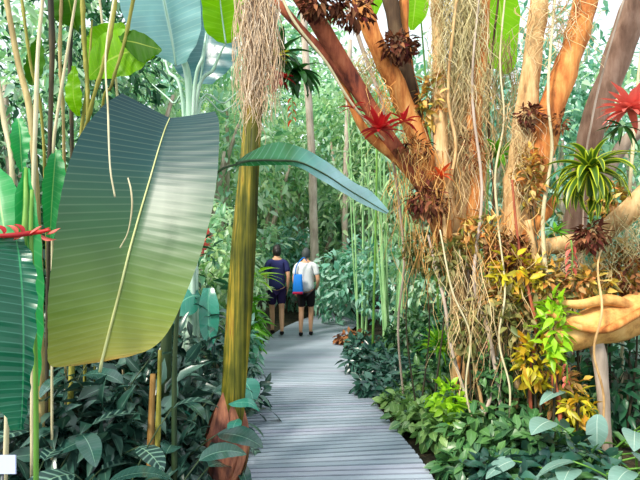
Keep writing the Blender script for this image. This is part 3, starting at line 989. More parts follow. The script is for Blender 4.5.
# canes: (label, material, [(px, py, distance, radius)], noded)
for nm, lb, mt, pts, nod in EXTRA_CANES + [
    ('liana', 'tan woody liana slanting down at the top left corner', 'cane', [(4, -14, 2.9, .016), (18, 62, 2.85, .017), (30, 112, 2.8, .018), (36, 190, 2.8, .018), (40, 300, 2.85, .019), (42, 500, 2.9, .02)], 0),
    ('liana', 'dark slender stem hanging between the tan liana and the noded cane', 'canedark', [(50, -14, 3.0, .018), (52, 40, 3.0, .018), (51, 100, 3.0, .014), (49, 190, 3.0, .012), (46, 460, 3.0, .012)], 0),
    ('cane', 'olive noded cane with a leaning twin at the upper left', 'caneolive', [(82, -14, 3.1, .014), (84, 40, 3.1, .014), (87, 80, 3.1, .013), (88, 130, 3.1, .012), (86, 300, 3.5, .012), (84, 430, 3.9, .012)], 1),
    ('cane', 'yellow green cane leaning right across the bright leaf at the upper left', 'caneolive', [(117, -14, 3.0, .013), (110, 36, 3.0, .013), (102, 70, 3.02, .012), (90, 112, 3.05, .011), (80, 180, 3.2, .010), (72, 420, 4.0, .010)], 1),
    ('cane', 'thin leaning cane, rightmost of those over the bright leaf', 'caneolive', [(136, -14, 3.0, .011), (124, 44, 3.0, .010), (112, 84, 3.0, .009), (100, 140, 3.15, .008), (94, 420, 4.0, .008)], 1),
    ('cane', 'pale straight cane standing behind the heliconia spike', 'canepale', [(44, -14, 2.6, .009), (38, 50, 2.55, .010), (36, 110, 2.5, .011), (34, 170, 2.5, .011), (33, 260, 2.5, .010), (32, 480, 2.5, .010)], 0),
    ('liana', 'pale twisted liana above the emerald leaf at the far left', 'canepale', [(78, -14, 2.8, .007), (66, 60, 2.75, .008), (58, 110, 2.72, .009), (54, 140, 2.7, .009), (53, 176, 2.7, .007), (52, 300, 2.72, .007), (52, 460, 2.75, .007)], 0),
    ('liana', 'grey liana in the extreme top left corner', 'canepale', [(-16, -20, 2.6, .010), (-8, 40, 2.6, .010), (4, 120, 2.55, .013), (12, 170, 2.5, .012), (10, 300, 2.5, .012), (4, 520, 2.5, .012)], 0),
    ('aerial_root', 'pale dangling root in front of the dark upper half of the giant leaf', 'canepale', [(116, -14, 2.9, .005), (106, 50, 2.5, .0045), (108, 110, 2.3, .0045), (110, 165, 2.24, .004), (115, 197, 2.24, .004)], 0),
    ('aerial_root', 'short pale root curling over the middle of the giant leaf', 'canepale', [(128, 178, 2.30, .003), (131, 190, 2.28, .004), (132, 208, 2.28, .004), (128, 232, 2.28, .003), (120, 248, 2.29, .003)], 0),
]:
    P = smooth_path([tuple(at(a, b, c)) + (r,) for a, b, c, r in ext(pts)], 46)
    m = MB()
    rad = [q[3] * (1.0 + (0.3 if nod and i % 5 == 0 else 0)) for i, q in enumerate(P)]
    m.tube([Vector(q[:3]) for q in P], rad, 8, 0, True, .15, 9)
    tag(m.build(nm, M[mt]), lb, nm.replace('_', ' '))

base = gp(70, 3.3)
t = thing('canna_plant', 'leafy plant with a bright yellow green leaf glowing at the upper left', 'plant', base)
m = MB()
limb(m, [(base, .02), (at(74, 300, 3.3), .018), (at(80, 150, 3.28), .014), (at(88, 80, 3.25), .01), (at(92, 20, 3.25), .006)], 20, 7, .05)
m.build('stem', M['caneolive'], t)
for a, mt in (([((88, 78, 3.2), (86, 76, 3.2), (90, 80, 3.2)), ((103, 64, 3.15), (94, 44, 3.2), (112, 78, 3.1)), ((122, 54, 3.1), (112, 30, 3.15), (132, 74, 3.05)), ((142, 50, 3.05), (138, 32, 3.1), (146, 64, 3.0)), ((160, 49, 3.0), (159, 47, 3.0), (160, 51, 3.0))], 'lime'),
              ([((120, 40, 3.02), (118, 36, 3.02), (122, 44, 3.02)), ((134, 42, 2.98), (132, 30, 3.0), (140, 62, 2.96)), ((148, 46, 2.96), (148, 36, 2.98), (150, 58, 2.94)), ((162, 50, 2.95), (161, 48, 2.95), (162, 52, 2.95))], 'olive'),
              ([((86, 70, 3.3), (84, 66, 3.3), (88, 74, 3.3)), ((96, 50, 3.3), (86, 42, 3.3), (112, 58, 3.3)), ((108, 38, 3.3), (94, 26, 3.3), (122, 46, 3.3)), ((124, 24, 3.3), (122, 22, 3.3), (126, 26, 3.3))], 'lime'),
              ([((78, 116, 3.25), (76, 116, 3.25), (80, 116, 3.25)), ((74, 100, 3.2), (66, 102, 3.2), (82, 100, 3.2)), ((73, 84, 3.2), (66, 84, 3.2), (80, 82, 3.2)), ((74, 66, 3.2), (72, 66, 3.2), (76, 66, 3.2))], 'lime'),
              ([((76, 30, 3.3), (74, 28, 3.3), (78, 32, 3.3)), ((72, 14, 3.25), (56, 20, 3.2), (84, 16, 3.2)), ((68, -4, 3.2), (52, 0, 3.2), (84, -6, 3.2)), ((64, -24, 3.2), (62, -24, 3.2), (66, -24, 3.2))], 'olive'),
              ([((32, 86, 3.3), (28, 84, 3.3), (36, 84, 3.3)), ((34, 70, 3.3), (24, 70, 3.25), (44, 68, 3.25)), ((36, 52, 3.3), (28, 52, 3.25), (44, 50, 3.25)), ((38, 36, 3.3), (36, 36, 3.3), (40, 36, 3.3))], 'olive')):
    m = MB()
    flat_leaf_rows(m, dense_rows([[px3(*q) for q in b] for b in a], 18), 4, .02, .01)
    m.build('leaf', M[mt], t)

# ------------------------------------------------------------------ dark ground plants, left bed
G = 'dark leaved plants in the left bed'
CAL = [  # px, distance, height of crown, n, L, W, material, label
    (118, 2.75, .52, 9, .30, .17, 'calathea', 'dark plant with pale feather veined oval leaves, below the tip of the giant leaf'),
    (60, 2.45, .40, 9, .32, .17, 'calathea2', 'glossy dark plant with a bluish shining leaf near the lower left corner'),
    (82, 2.15, .26, 8, .26, .15, 'calathea', 'low plant with striped leaves at the bottom left of the picture'),
    (150, 2.55, .36, 9, .27, .14, 'calathea2', 'grey green dark plant right of the feather veined one at the bottom'),
    (30, 2.7, .62, 9, .32, .13, 'calathea', 'dark plant rising behind the little white plant sign'),
    (170, 2.95, .42, 10, .26, .12, 'calathea2', 'dark grey green plant left of the pinkish palm base'),
    (160, 3.2, .68, 10, .34, .15, 'calathea2', 'dark plant with one shining blade right under the edge of the giant leaf'),
    (204, 3.9, .55, 12, .26, .08, 'calathea', 'dark narrow leaved plant just left of the slim palm stem'),
    (88, 3.2, .80, 10, .32, .14, 'calathea', 'tall dark plant in the shade under the giant leaf'),
    (48, 3.3, .85, 9, .32, .14, 'calathea2', 'dark plant under the lower left corner of the giant leaf'),
    (128, 3.5, .80, 10, .3, .13, 'calathea2', 'dark plant behind the dry tip of the giant leaf'),
    (196, 4.4, .75, 10, .3, .12, 'calathea', 'dark plant under the blue green drooping leaves'),
    (0, 2.25, .45, 8, .3, .12, 'calathea', 'dark striped plant at the left edge above the little white sign'),
    (112, 2.05, .12, 8, .24, .13, 'calathea2', 'lowest dark plant at the bottom edge below the feather veined leaf'),
    (172, 2.3, .12, 8, .24, .13, 'calathea', 'low dark plant at the bottom edge near the brown husks'),
    (30, 2.0, .1, 8, .26, .13, 'calathea2', 'low dark plant in front of the white plant sign'),
]
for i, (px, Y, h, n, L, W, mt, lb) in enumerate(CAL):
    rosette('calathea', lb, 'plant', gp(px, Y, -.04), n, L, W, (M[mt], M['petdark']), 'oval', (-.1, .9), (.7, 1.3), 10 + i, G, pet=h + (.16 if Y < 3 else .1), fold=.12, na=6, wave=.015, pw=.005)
t = rosette('elephant_ear', 'blue green plant with broad drooping leaves between the giant leaf and the palm', 'plant', gp(196, 4.6), 5, .34, .28, (M['tealdroop'], M['petgreen']), 'heart', (.0, .5), (1.0, 1.7), 61, None, pet=.85, fold=-.1, azr=(3.6, 5.8), pw=.008)
m = MB()
flat_leaf_rows(m, dense_rows([[px3(*q) for q in b] for b in [((209, 288, 4.2), (203, 288, 4.2), (214, 288, 4.2)), ((208, 305, 4.16), (199, 306, 4.1), (219, 306, 4.1)), ((209, 330, 4.14), (200, 330, 4.1), (218, 330, 4.1)), ((210, 350, 4.12), (209, 350, 4.1), (211, 350, 4.1))]], 14), 4, -.01)
m.build('leaf', M['tealdroop'], t)
m = MB()
flat_leaf_rows(m, dense_rows([[px3(*q) for q in b] for b in [((200, 296, 4.25), (198, 290, 4.25), (201, 302, 4.25)), ((192, 296, 4.2), (188, 284, 4.25), (196, 312, 4.15)), ((183, 301, 4.15), (178, 290, 4.2), (186, 316, 4.1)), ((174, 312, 4.1), (172, 308, 4.1), (176, 316, 4.1))]], 14), 4, -.01)
m.build('leaf', M['tealdroop'], t)
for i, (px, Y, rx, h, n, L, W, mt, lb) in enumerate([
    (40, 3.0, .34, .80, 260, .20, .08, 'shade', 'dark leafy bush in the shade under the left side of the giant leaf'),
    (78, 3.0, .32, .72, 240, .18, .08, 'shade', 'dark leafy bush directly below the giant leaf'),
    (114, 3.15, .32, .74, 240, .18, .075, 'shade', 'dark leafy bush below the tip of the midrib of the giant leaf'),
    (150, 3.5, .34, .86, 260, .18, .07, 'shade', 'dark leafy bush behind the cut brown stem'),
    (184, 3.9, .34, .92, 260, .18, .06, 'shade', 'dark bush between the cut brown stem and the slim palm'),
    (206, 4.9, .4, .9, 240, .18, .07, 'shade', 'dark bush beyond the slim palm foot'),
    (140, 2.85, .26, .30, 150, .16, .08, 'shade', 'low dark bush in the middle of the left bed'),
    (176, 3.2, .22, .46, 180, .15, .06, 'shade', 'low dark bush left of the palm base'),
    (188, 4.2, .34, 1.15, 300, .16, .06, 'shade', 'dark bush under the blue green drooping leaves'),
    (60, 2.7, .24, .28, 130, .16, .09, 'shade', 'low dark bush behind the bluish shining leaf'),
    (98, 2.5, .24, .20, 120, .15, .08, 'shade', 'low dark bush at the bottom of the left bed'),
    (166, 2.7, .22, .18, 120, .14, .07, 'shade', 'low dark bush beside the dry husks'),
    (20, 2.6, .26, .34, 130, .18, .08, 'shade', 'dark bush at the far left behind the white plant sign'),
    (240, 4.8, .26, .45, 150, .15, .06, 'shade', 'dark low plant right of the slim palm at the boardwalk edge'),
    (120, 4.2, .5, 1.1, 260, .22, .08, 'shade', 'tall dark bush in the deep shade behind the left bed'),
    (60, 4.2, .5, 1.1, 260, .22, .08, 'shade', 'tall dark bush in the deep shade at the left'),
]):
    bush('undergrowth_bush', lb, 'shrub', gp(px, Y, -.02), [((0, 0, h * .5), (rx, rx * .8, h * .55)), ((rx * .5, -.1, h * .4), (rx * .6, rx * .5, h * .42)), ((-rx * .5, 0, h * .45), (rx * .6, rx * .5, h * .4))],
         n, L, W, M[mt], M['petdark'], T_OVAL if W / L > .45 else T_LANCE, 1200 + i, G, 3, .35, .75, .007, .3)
for px, Y, top, lb, mt, r in [(150, 2.9, 374, 'short orange brown cut stem in the left bed', 'sheath', .02), (157, 3.0, 350, 'yellow green young stem behind the cut brown stem', 'caneolive', .016)]:
    m = MB()
    limb(m, [(gp(px, Y, -.05), r * 1.2), (at(px + 1, 430, Y), r), (at(px + 3, top, Y), r * .7)], 14, 8, .2)
    tag(m.build('plant_stump', M[mt]), lb, 'stump')
t = thing('dry_husk', 'clump of brown dry husks at the bottom beside the palm base', 'dry leaves', gp(180, 2.95))
for i in range(7):
    m = MB()
    blade(m, arc(gp(172 + i * 4.2, 2.9 + .03 * (i % 3), -.03), 1.2 + i * .4, 1.25, .30 + .03 * (i % 3), .8, 8), .06, 'lance', 4, None, .5)
    m.build('husk', M['sheath' if i % 2 else 'palmbase'], t)

# small plant sign
base = gp(4, 2.0)
t = thing('plant_sign', 'small blank lilac white plant sign in the lower left corner', 'sign', base)
m = MB()
a, b = at(-14, 455, 2.0), at(16, 455, 2.04)
c, d = at(16, 474, 2.0), at(-14, 474, 1.96)
nrm = Vector((0, -.004, .002))
m.grid([[a + nrm, b + nrm], [d + nrm, c + nrm]])
m.grid([[a - nrm, b - nrm], [d - nrm, c - nrm]])
for p, q in ((a, b), (b, c), (c, d), (d, a)):
    m.grid([[p + nrm, q + nrm], [p - nrm, q - nrm]])
m.build('plate', M['sign'], t, False)
m = MB()
m.tube([base - Vector((0, 0, .05)), base + Vector((0, 0, .2)), (c + d) / 2 + Vector((0, .008, .0))], .006, 8)
m.build('stake', M['stake'], t)
# ------------------------------------------------------------------ trees on the right
def limb_px(m, pts, n=26, seg=12, wob=.22, ws=5.0):
    limb(m, [(at(a, b, c), r) for a, b, c, r in ext(pts)], n, seg, wob, ws)


t = thing('tree', 'many stemmed tree with orange and red brown limbs right of the boardwalk', 'tree', gp(462, 4.7))
m = MB()
limb_px(m, [(470, 440, 4.7, .19), (468, 390, 4.7, .15), (464, 300, 4.7, .14), (460, 215, 4.7, .14), (463, 120, 4.72, .13), (466, 40, 4.75, .13), (468, -30, 4.8, .12)], 36, 14)
m.build('trunk', M['tanbark'], t)
for mt, pts in [('orange', [(462, 300, 4.68, .10), (446, 230, 4.65, .11), (426, 160, 4.6, .105), (399, 92, 4.55, .092), (375, 40, 4.5, .082), (352, -24, 4.45, .075)]),
                ('redbark', [(440, 235, 4.55, .06), (424, 188, 4.5, .075), (386, 134, 4.4, .072), (346, 68, 4.3, .075), (319, 26, 4.2, .078), (290, -24, 4.1, .078)]),
                ('darkbark', [(418, 130, 4.62, .07), (407, 80, 4.7, .075), (396, 30, 4.75, .075), (386, -24, 4.8, .075)]),
                ('orange', [(430, 165, 4.66, .06), (416, 110, 4.7, .065), (406, 50, 4.8, .05), (404, 10, 4.85, .05), (404, -20, 4.9, .045)]),
                ('redbark', [(392, 140, 4.4, .05), (362, 98, 4.35, .05), (332, 62, 4.3, .045), (300, 28, 4.25, .04), (266, -10, 4.2, .035)]),
                ('orange', [(420, 186, 4.5, .05), (398, 160, 4.45, .045), (366, 132, 4.4, .04), (346, 92, 4.4, .03), (334, 70, 4.4, .02)]),
                ('tanbark', [(462, 250, 4.6, .08), (446, 200, 4.5, .075), (440, 120, 4.5, .07), (438, 40, 4.55, .06), (436, -24, 4.6, .055)]),
                ('orange', [(468, 240, 4.6, .07), (478, 180, 4.55, .075), (474, 120, 4.5, .07), (482, 40, 4.55, .06), (486, -20, 4.6, .05)])]:
    m = MB()
    limb_px(m, pts)
    m.build('branch', M[mt], t)
t = thing('tree', 'forked tree with a pale tan stem and a bright orange stem', 'tree', gp(508, 4.5))
m = MB()
limb_px(m, [(504, 440, 4.5, .17), (510, 350, 4.48, .14), (516, 250, 4.46, .15), (520, 180, 4.44, .14), (526, 110, 4.42, .10), (533, 50, 4.42, .085), (543, -26, 4.42, .08)], 36, 14, .26)
m.build('trunk', M['tanbark'], t)
for mt, pts in [('orange', [(520, 222, 4.42, .08), (536, 165, 4.36, .12), (552, 108, 4.36, .115), (573, 48, 4.38, .112), (592, -30, 4.4, .108)]),
                ('tanbark', [(520, 250, 4.4, .06), (552, 246, 4.3, .08), (584, 242, 4.2, .085), (612, 226, 4.1, .085), (656, 184, 4.0, .09)]),
                ('orange', [(516, 262, 4.38, .06), (530, 232, 4.3, .06), (548, 210, 4.3, .05), (556, 196, 4.3, .03)])]:
    m = MB()
    limb_px(m, pts)
    m.build('branch', M[mt], t)
t = thing('tree', 'grey brown leaning tree at the right edge with pink bark showing', 'tree', gp(556, 5.4))
m = MB()
limb_px(m, [(552, 420, 5.4, .15), (562, 330, 5.4, .13), (574, 230, 5.35, .12), (588, 146, 5.3, .125), (600, 104, 5.25, .13), (622, 44, 5.2, .14), (652, -34, 5.1, .15)], 32, 14)
m.build('trunk', M['greybark'], t)
m = MB()
limb_px(m, [(600, 190, 5.2, .06), (620, 150, 5.0, .07), (640, 130, 4.9, .07), (670, 100, 4.8, .07)])
m.build('branch', M['palebark'], t)
t = thing('tree', 'tree whose yellow ochre low limb reaches in from the right edge', 'tree', gp(720, 4.0))
m = MB()
limb_px(m, [(724, 470, 4.0, .2), (720, 360, 4.0, .18), (716, 260, 4.0, .17), (724, 100, 4.0, .15), (730, -60, 4.0, .14)])
m.build('trunk', M['tanbark'], t)
for mt, pts in [('log', [(716, 290, 4.0, .14), (660, 306, 3.95, .15), (622, 318, 3.9, .16), (590, 328, 3.86, .15), (566, 336, 3.84, .12), (548, 344, 3.84, .07)]),
                ('orange', [(660, 300, 3.8, .03), (630, 318, 3.72, .032), (604, 330, 3.7, .03), (574, 326, 3.7, .026), (548, 312, 3.72, .02)]),
                ('log', [(640, 312, 3.85, .05), (610, 300, 3.8, .045), (580, 304, 3.78, .035), (556, 302, 3.8, .02)]),
                ('palebark', [(590, 330, 3.86, .07), (598, 352, 3.86, .06), (602, 380, 3.87, .05), (606, 460, 3.9, .05)])]:
    m = MB()
    limb_px(m, pts)
    m.build('branch', M[mt], t)

# thin lianas and aerial roots among the trunks
for nm, lb, mt, pts in [
    ('liana', 'tan liana looping down at the left of the tan trunk column', 'tanbark', [(458, -14, 4.4, .012), (448, 90, 4.4, .014), (456, 150, 4.4, .014), (444, 210, 4.35, .018), (452, 290, 4.3, .018), (472, 350, 4.2, .018), (486, 430, 4.1, .016)]),
    ('liana', 'pale grey liana crossing in front of the trunk foot', 'palebark', [(480, -14, 4.4, .010), (472, 90, 4.4, .012), (482, 190, 4.3, .014), (474, 280, 4.2, .018), (488, 330, 4.1, .018), (500, 400, 4.0, .016), (506, 470, 3.9, .016)]),
    ('liana', 'dark curling liana between the column and the forked tree', 'darkbark', [(500, -14, 4.6, .010), (488, 100, 4.6, .012), (494, 200, 4.5, .012), (486, 260, 4.4, .015), (498, 320, 4.3, .016), (484, 380, 4.2, .015), (478, 425, 4.2, .014)]),
    ('liana', 'thin pale root running down beside the forked tree', 'canepale', [(506, -14, 4.4, .008), (500, 60, 4.4, .008), (504, 120, 4.38, .009), (495, 180, 4.35, .011), (502, 260, 4.3, .012), (498, 360, 4.2, .012), (500, 430, 4.2, .012)]),
    ('liana', 'greenish tan liana hanging straight between the yellow leaves and the pendant red flower', 'canepale', [(556, -14, 4.3, .010), (548, 90, 4.2, .012), (552, 150, 4.2, .014), (543, 215, 4.15, .017), (546, 280, 4.1, .022), (548, 340, 4.1, .02), (552, 440, 4.05, .018)]),
    ('liana', 'brown liana under the bright yellow leaves', 'redbark', [(512, 180, 4.2, .010), (518, 240, 4.1, .011), (526, 280, 4.0, .013), (536, 330, 3.95, .015), (530, 380, 3.9, .015), (534, 450, 3.9, .014)]),
    ('liana', 'pink brown root below the ochre limb', 'redbark', [(556, 346, 3.8, .018), (554, 380, 3.78, .02), (560, 410, 3.75, .018), (558, 470, 3.7, .018)]),
    ('liana', 'grey liana sweeping from the tree foot towards the boardwalk side', 'palebark', [(462, 220, 4.55, .012), (472, 300, 4.5, .014), (484, 346, 4.3, .017), (492, 390, 4.1, .016), (472, 440, 4.0, .014)]),
    ('liana', 'light liana right of the striped plant', 'canepale', [(652, -14, 4.6, .012), (640, 60, 4.6, .012), (632, 160, 4.5, .016), (626, 250, 4.5, .016), (620, 420, 4.5, .016)]),
    ('liana', 'thin tan liana dropping past the ochre limb', 'tanbark', [(612, 226, 4.0, .008), (598, 262, 3.8, .008), (602, 310, 3.62, .009), (594, 352, 3.64, .009), (604, 400, 3.66, .009), (598, 470, 3.66, .009)]),
    ('liana', 'pale liana slanting across the top between moss column and red brown limb', 'canepale', [(276, -14, 4.0, .012), (296, 24, 4.0, .013), (326, 62, 4.05, .012), (352, 104, 4.1, .011), (384, 140, 4.3, .010)]),
    ('liana', 'lavender pale stem standing in for the background gap between red brown and orange limbs', 'palebark', [(342, -14, 4.9, .02), (356, 30, 4.9, .022), (370, 70, 4.9, .022), (384, 110, 4.9, .02), (396, 180, 4.9, .014), (404, 260, 4.9, .012), (398, 330, 4.9, .012), (406, 420, 4.9, .012)]),  # stem stands in for the pale background gap between the limbs
    ('liana', 'thin straight root hanging left of the green rosette', 'canepale', [(486, -14, 4.9, .008), (487, 90, 4.9, .008), (485, 200, 4.9, .008), (486, 420, 4.9, .009)]),
    ('liana', 'slanting thin stem in front of the white gap at the top right', 'palebark', [(628, -14, 4.6, .010), (606, 60, 4.6, .010), (592, 120, 4.6, .010), (584, 190, 4.6, .008), (580, 430, 4.6, .008)]),
    ('liana', 'knotted tan root at the foot of the forked tree', 'tanbark', [(528, 220, 4.2, .03), (538, 290, 4.15, .032), (520, 350, 4.1, .034), (514, 420, 4.1, .03)]),
    ('liana', 'pale root looping across the olive climber on the trunk foot', 'canepale', [(440, 230, 4.2, .007), (452, 290, 4.05, .008), (470, 335, 4.0, .008), (466, 390, 3.97, .008), (478, 440, 3.95, .008)]),
    ('liana', 'cream root running down left of the yellow crotons', 'canepale', [(498, 225, 4.1, .007), (505, 290, 3.94, .008), (499, 340, 3.92, .008), (510, 390, 3.87, .008), (506, 440, 3.87, .008)]),
    ('liana', 'grey pink root leaning right behind the yellow green tuft', 'palebark', [(428, 235, 4.4, .012), (444, 300, 4.25, .015), (452, 350, 4.2, .015), (470, 410, 4.15, .015)]),
    ('liana', 'orange brown root right of the moss column', 'orange', [(448, 220, 4.4, .03), (452, 280, 4.4, .028), (460, 340, 4.4, .026), (456, 420, 4.4, .026)]),
]:
    vine(nm, lb, nm, [(at(a, b, c), r) for a, b, c, r in ext(pts)], M[mt], 34)

# hanging moss and root threads
for lb, a, n, l0, l1, r, mt, sp, zv in [
    ('thick grey green moss curtain hanging over the tan trunk column at the top', [(436, -20, 4.5), (482, -20, 4.5)], 560, .25, .9, .0028, 'mossgreen', .08, .8),
    ('tan moss clothing the middle of the trunk column', [(448, 60, 4.5), (484, 60, 4.5)], 300, .25, .8, .0028, 'mosstan', .08, 1.0),
    ('warm tan root threads hanging below the brown clump of dead leaves', [(392, 150, 4.4), (450, 140, 4.4)], 100, .3, 1.2, .0028, 'mosswarm', .10, .6),
    ('cream moss hanging around the pale lower stem of the forked tree', [(508, 100, 4.28), (540, 110, 4.28)], 110, .2, .6, .0026, 'mosstan', .06, .8),
    ('fine threads hanging in the gap between the two tree groups', [(484, 30, 5.0), (516, 30, 5.0)], 120, .4, 1.4, .003, 'mossgreen', .08, .9),
    ('tan root threads falling behind the yellow leaves', [(470, 215, 4.2), (548, 205, 4.2)], 90, .3, .9, .0028, 'mosswarm', .10, .6),
    ('pale moss hanging from the limb at the top left of the tree', [(352, 60, 4.6), (376, 40, 4.6)], 60, .2, .6, .003, 'mossgreen', .06, .2),
    ('tangled moss under the limb by the right edge', [(560, 248, 4.1), (646, 196, 3.95)], 160, .15, .5, .0026, 'mossgreen', .06, .3),
    ('moss wisps at the top of the forked tree', [(530, 0, 4.3), (590, -10, 4.3)], 90, .15, .5, .003, 'mosstan', .08, .4),
    ('grey tan threads tangled over the roots right of the boardwalk', [(446, 250, 4.1), (524, 250, 4.0)], 80, .3, .9, .0028, 'mosstan', .12, .6),
    ('warm threads trailing down the orange limb', [(376, 60, 4.3), (424, 150, 4.35)], 50, .15, .5, .003, 'mosswarm', .06, .2),
]:
    moss('hanging_moss', lb, 'moss', [at(*q) for q in a], n, l0, l1, r, M[mt], len(lb), sp, .13, zv=zv)


def clump(lb, p, r, n, L, W, mt, seed, cat='dried leaves', nm='dried_leaf_clump', T=T_LANCE, droop=.5, group=None):
    rng = random.Random(seed)
    o = foliage_mb([(p, r)], n, L, W, T, rng, 1.0, droop, .4).build(nm, M[mt])
    return tag(o, lb, cat, group)


for i, (lb, q, r, n, L, mt) in enumerate([
    ('wine brown clump of dead leaves in the fork at the top of the orange limb', (398, 46, 4.4), (.17, .13, .13), 90, .16, 'deadred'),
    ('large brown clump of dead leaves in the middle of the trunk', (426, 202, 4.35), (.20, .15, .17), 120, .15, 'deadred'),
    ('orange brown dead leaves above the large brown clump', (412, 150, 4.4), (.2, .12, .14), 70, .13, 'dead'),
    ('small dark clump in the fork of the forked tree', (530, 116, 4.25), (.13, .1, .12), 70, .12, 'deadred'),
    ('curled tan dead leaves at the right edge', (632, 275, 4.0), (.18, .14, .22), 110, .13, 'dead'),
    ('dark dead leaves at the top above the red brown limb', (352, 12, 4.1), (.2, .14, .14), 80, .16, 'deadred'),
    ('brown leaf litter caught where the limb leaves the forked tree', (560, 122, 4.2), (.08, .08, .1), 30, .10, 'dead'),
    ('tan dead leaves on the trunk column', (470, 150, 4.45), (.12, .1, .22), 50, .10, 'dead'),
    ('brown dead leaves hanging below the striped plant', (590, 236, 3.85), (.14, .1, .12), 70, .14, 'deadred'),
    ('dark clump of dead leaves at the top edge between the limb and the moss column', (322, 4, 4.0), (.2, .12, .12), 90, .16, 'deadred'),
    ('orange tan dead leaves between root threads and yellow leaves', (506, 250, 4.2), (.2, .14, .15), 150, .14, 'dead'),
]):
    clump(lb, at(*q), tuple(x * .88 for x in r), int(n * 2.4), L * .5, L * .2, mt, 40 + i)

# bromeliads and other perched plants
BR = [  # px,py,Y, n, L, W, mats, el, droop, label, name
    ((380, 130, 4.15), 26, .22, .05, ('redbrom', 'redbrom'), (-.1, 1.2), (.2, .9), 'bright red starburst bromeliad in the fork of the red brown limb', 'bromeliad'),
    ((404, 122, 4.2), 12, .18, .04, ('redbrom', 'redbrom'), (-.2, 1.1), (.3, 1.0), 'smaller red bromeliad right of the starburst one', 'bromeliad'),
    ((352, 108, 4.2), 10, .14, .035, ('redbrom', 'redbrom'), (-.2, 1.1), (.3, 1.0), 'wine red bromeliad higher on the red brown limb', 'bromeliad'),
    ((590, 172, 3.7), 60, .42, .058, ('striped', 'petgreen'), (-.6, 1.35), (1.2, 2.3), 'green and yellow striped bromeliad with drooping leaves by the right edge', 'bromeliad'),
    ((630, 110, 3.9), 40, .28, .06, ('pinkred', 'redbrom'), (-.4, 1.2), (.3, 1.0), 'large red bromeliad cut by the right edge', 'bromeliad'),
    ((622, 126, 3.95), 14, .24, .035, ('darkbrom', 'petgreen'), (-.7, .4), (.3, 1.2), 'dark green strap leaves under the large red bromeliad', 'bromeliad'),
    ((498, 156, 4.6), 16, .26, .06, ('brightgreen', 'petgreen'), (-.2, 1.2), (.5, 1.4), 'bright green bromeliad between the trunk column and the forked tree', 'bromeliad'),
    ((280, 56, 4.6), 24, .36, .07, ('darkbrom', 'petgreen'), (-.6, 1.1), (.6, 1.5), 'dark green bromeliad hanging near the top right of the moss covered palm', 'bromeliad'),
    ((298, 72, 4.5), 22, .30, .075, ('darkbrom', 'petgreen'), (-.9, .8), (.6, 1.5), 'dark green bromeliad with wide drooping leaves right of the red and green cluster', 'bromeliad'),
    ((278, 78, 4.4), 18, .18, .05, ('redbrom', 'redbrom'), (-.6, 1.0), (.4, 1.2), 'deep red bromeliad under the dark green one at the top centre', 'bromeliad'),
    ((278, 56, 4.4), 10, .14, .045, ('yellowleaf', 'petgreen'), (-.3, 1.0), (.4, 1.2), 'small yellowish bromeliad in the dark cluster beside the moss column', 'bromeliad'),
    ((440, 176, 4.3), 12, .18, .035, ('orangered', 'petgreen'), (-.2, 1.1), (.4, 1.2), 'orange bromeliad on the trunk above the brown clump', 'bromeliad'),
    ((556, 232, 4.0), 12, .16, .035, ('brightgreen', 'petgreen'), (-.2, 1.1), (.4, 1.2), 'small green bromeliad left of the striped one', 'bromeliad'),
]
for i, (q, n, L, W, mt, el, dr, lb, nm) in enumerate(BR):
    rosette(nm, lb, 'bromeliad', at(*q), n, L, W, (M[mt[0]], M[mt[1]]), 'strap' if W > .04 else 'lance', el, dr, 200 + i, None, fold=.3, na=4, split=(n <= 60))


def pendant(lb, q, L, mt, seed, nb=9):
    """hanging flower: stalk with bracts on both sides"""
    rng = random.Random(seed)
    p = at(*q)
    t = thing('hanging_flower', lb, 'flower', p)
    m = MB()
    limb(m, [(p, .006), (p + Vector((.01, 0, -L * .5)), .006), (p + Vector((0, 0, -L)), .003)], 8, 6)
    m.build('stalk', M['petgreen'], t)
    for i in range(nb):
        f = (i + .5) / nb
        m = MB()
        a = p + Vector((0, 0, -L * f))
        blade(m, arc(a, (0 if i % 2 else PI) + rng.uniform(-.5, .5), -.7, L * .32, .6, 6), L * .16, 'lance', 4, None, .4)
        m.build('bract', M[mt], t)


pendant('pinkish red hanging flower spike below the striped bromeliad', (571, 240, 3.8), .26, 'pinkred', 1)
pendant('red hanging flower under the ochre limb', (566, 362, 3.7), .17, 'pinkred', 2, 7)
pendant('small orange red flower hanging left of the arching leaf tip', (292, 96, 4.4), .24, 'orangered', 3, 7)
pendant('small pink red flower low among the root threads', (488, 340, 4.0), .10, 'pinkred', 4, 5)

# yellow leaves
for i, (q, r, n, L, mt, lb) in enumerate([
    ((515, 272, 4.05), (.18, .12, .16), 130, .10, 'yellowleaf', 'yellow leafed croton at the height of the hanging red flower'),
    ((553, 330, 3.75), (.09, .1, .26), 130, .11, 'yelgreen', 'bright yellow green croton left of the ochre limb'),
    ((536, 362, 3.8), (.15, .1, .18), 130, .11, 'yellowleaf', 'orange yellow croton below the bright yellow green one'),
    ((578, 408, 3.7), (.12, .1, .12), 80, .09, 'yellowleaf', 'olive yellow croton low down near the silver green leaves'),
    ((496, 300, 4.1), (.2, .14, .18), 90, .10, 'mixed', 'olive leaved plant tangled with roots beside the forked tree'),
    ((524, 325, 4.0), (.25, .14, .2), 130, .10, 'mixed', 'olive tan leaved plant behind the yellow crotons'),
    ((560, 290, 4.1), (.2, .14, .2), 90, .10, 'mixed', 'olive leaved plant above the ochre limb'),
]):
    p = at(*q)
    bush('croton', lb, 'shrub', (p.x, p.y, 0), [((0, 0, p.z), r)], n, L, L * .4, M[mt], M['canedark'], T_LANCE, 300 + i, None, 2, .2, .8, .010, .35)

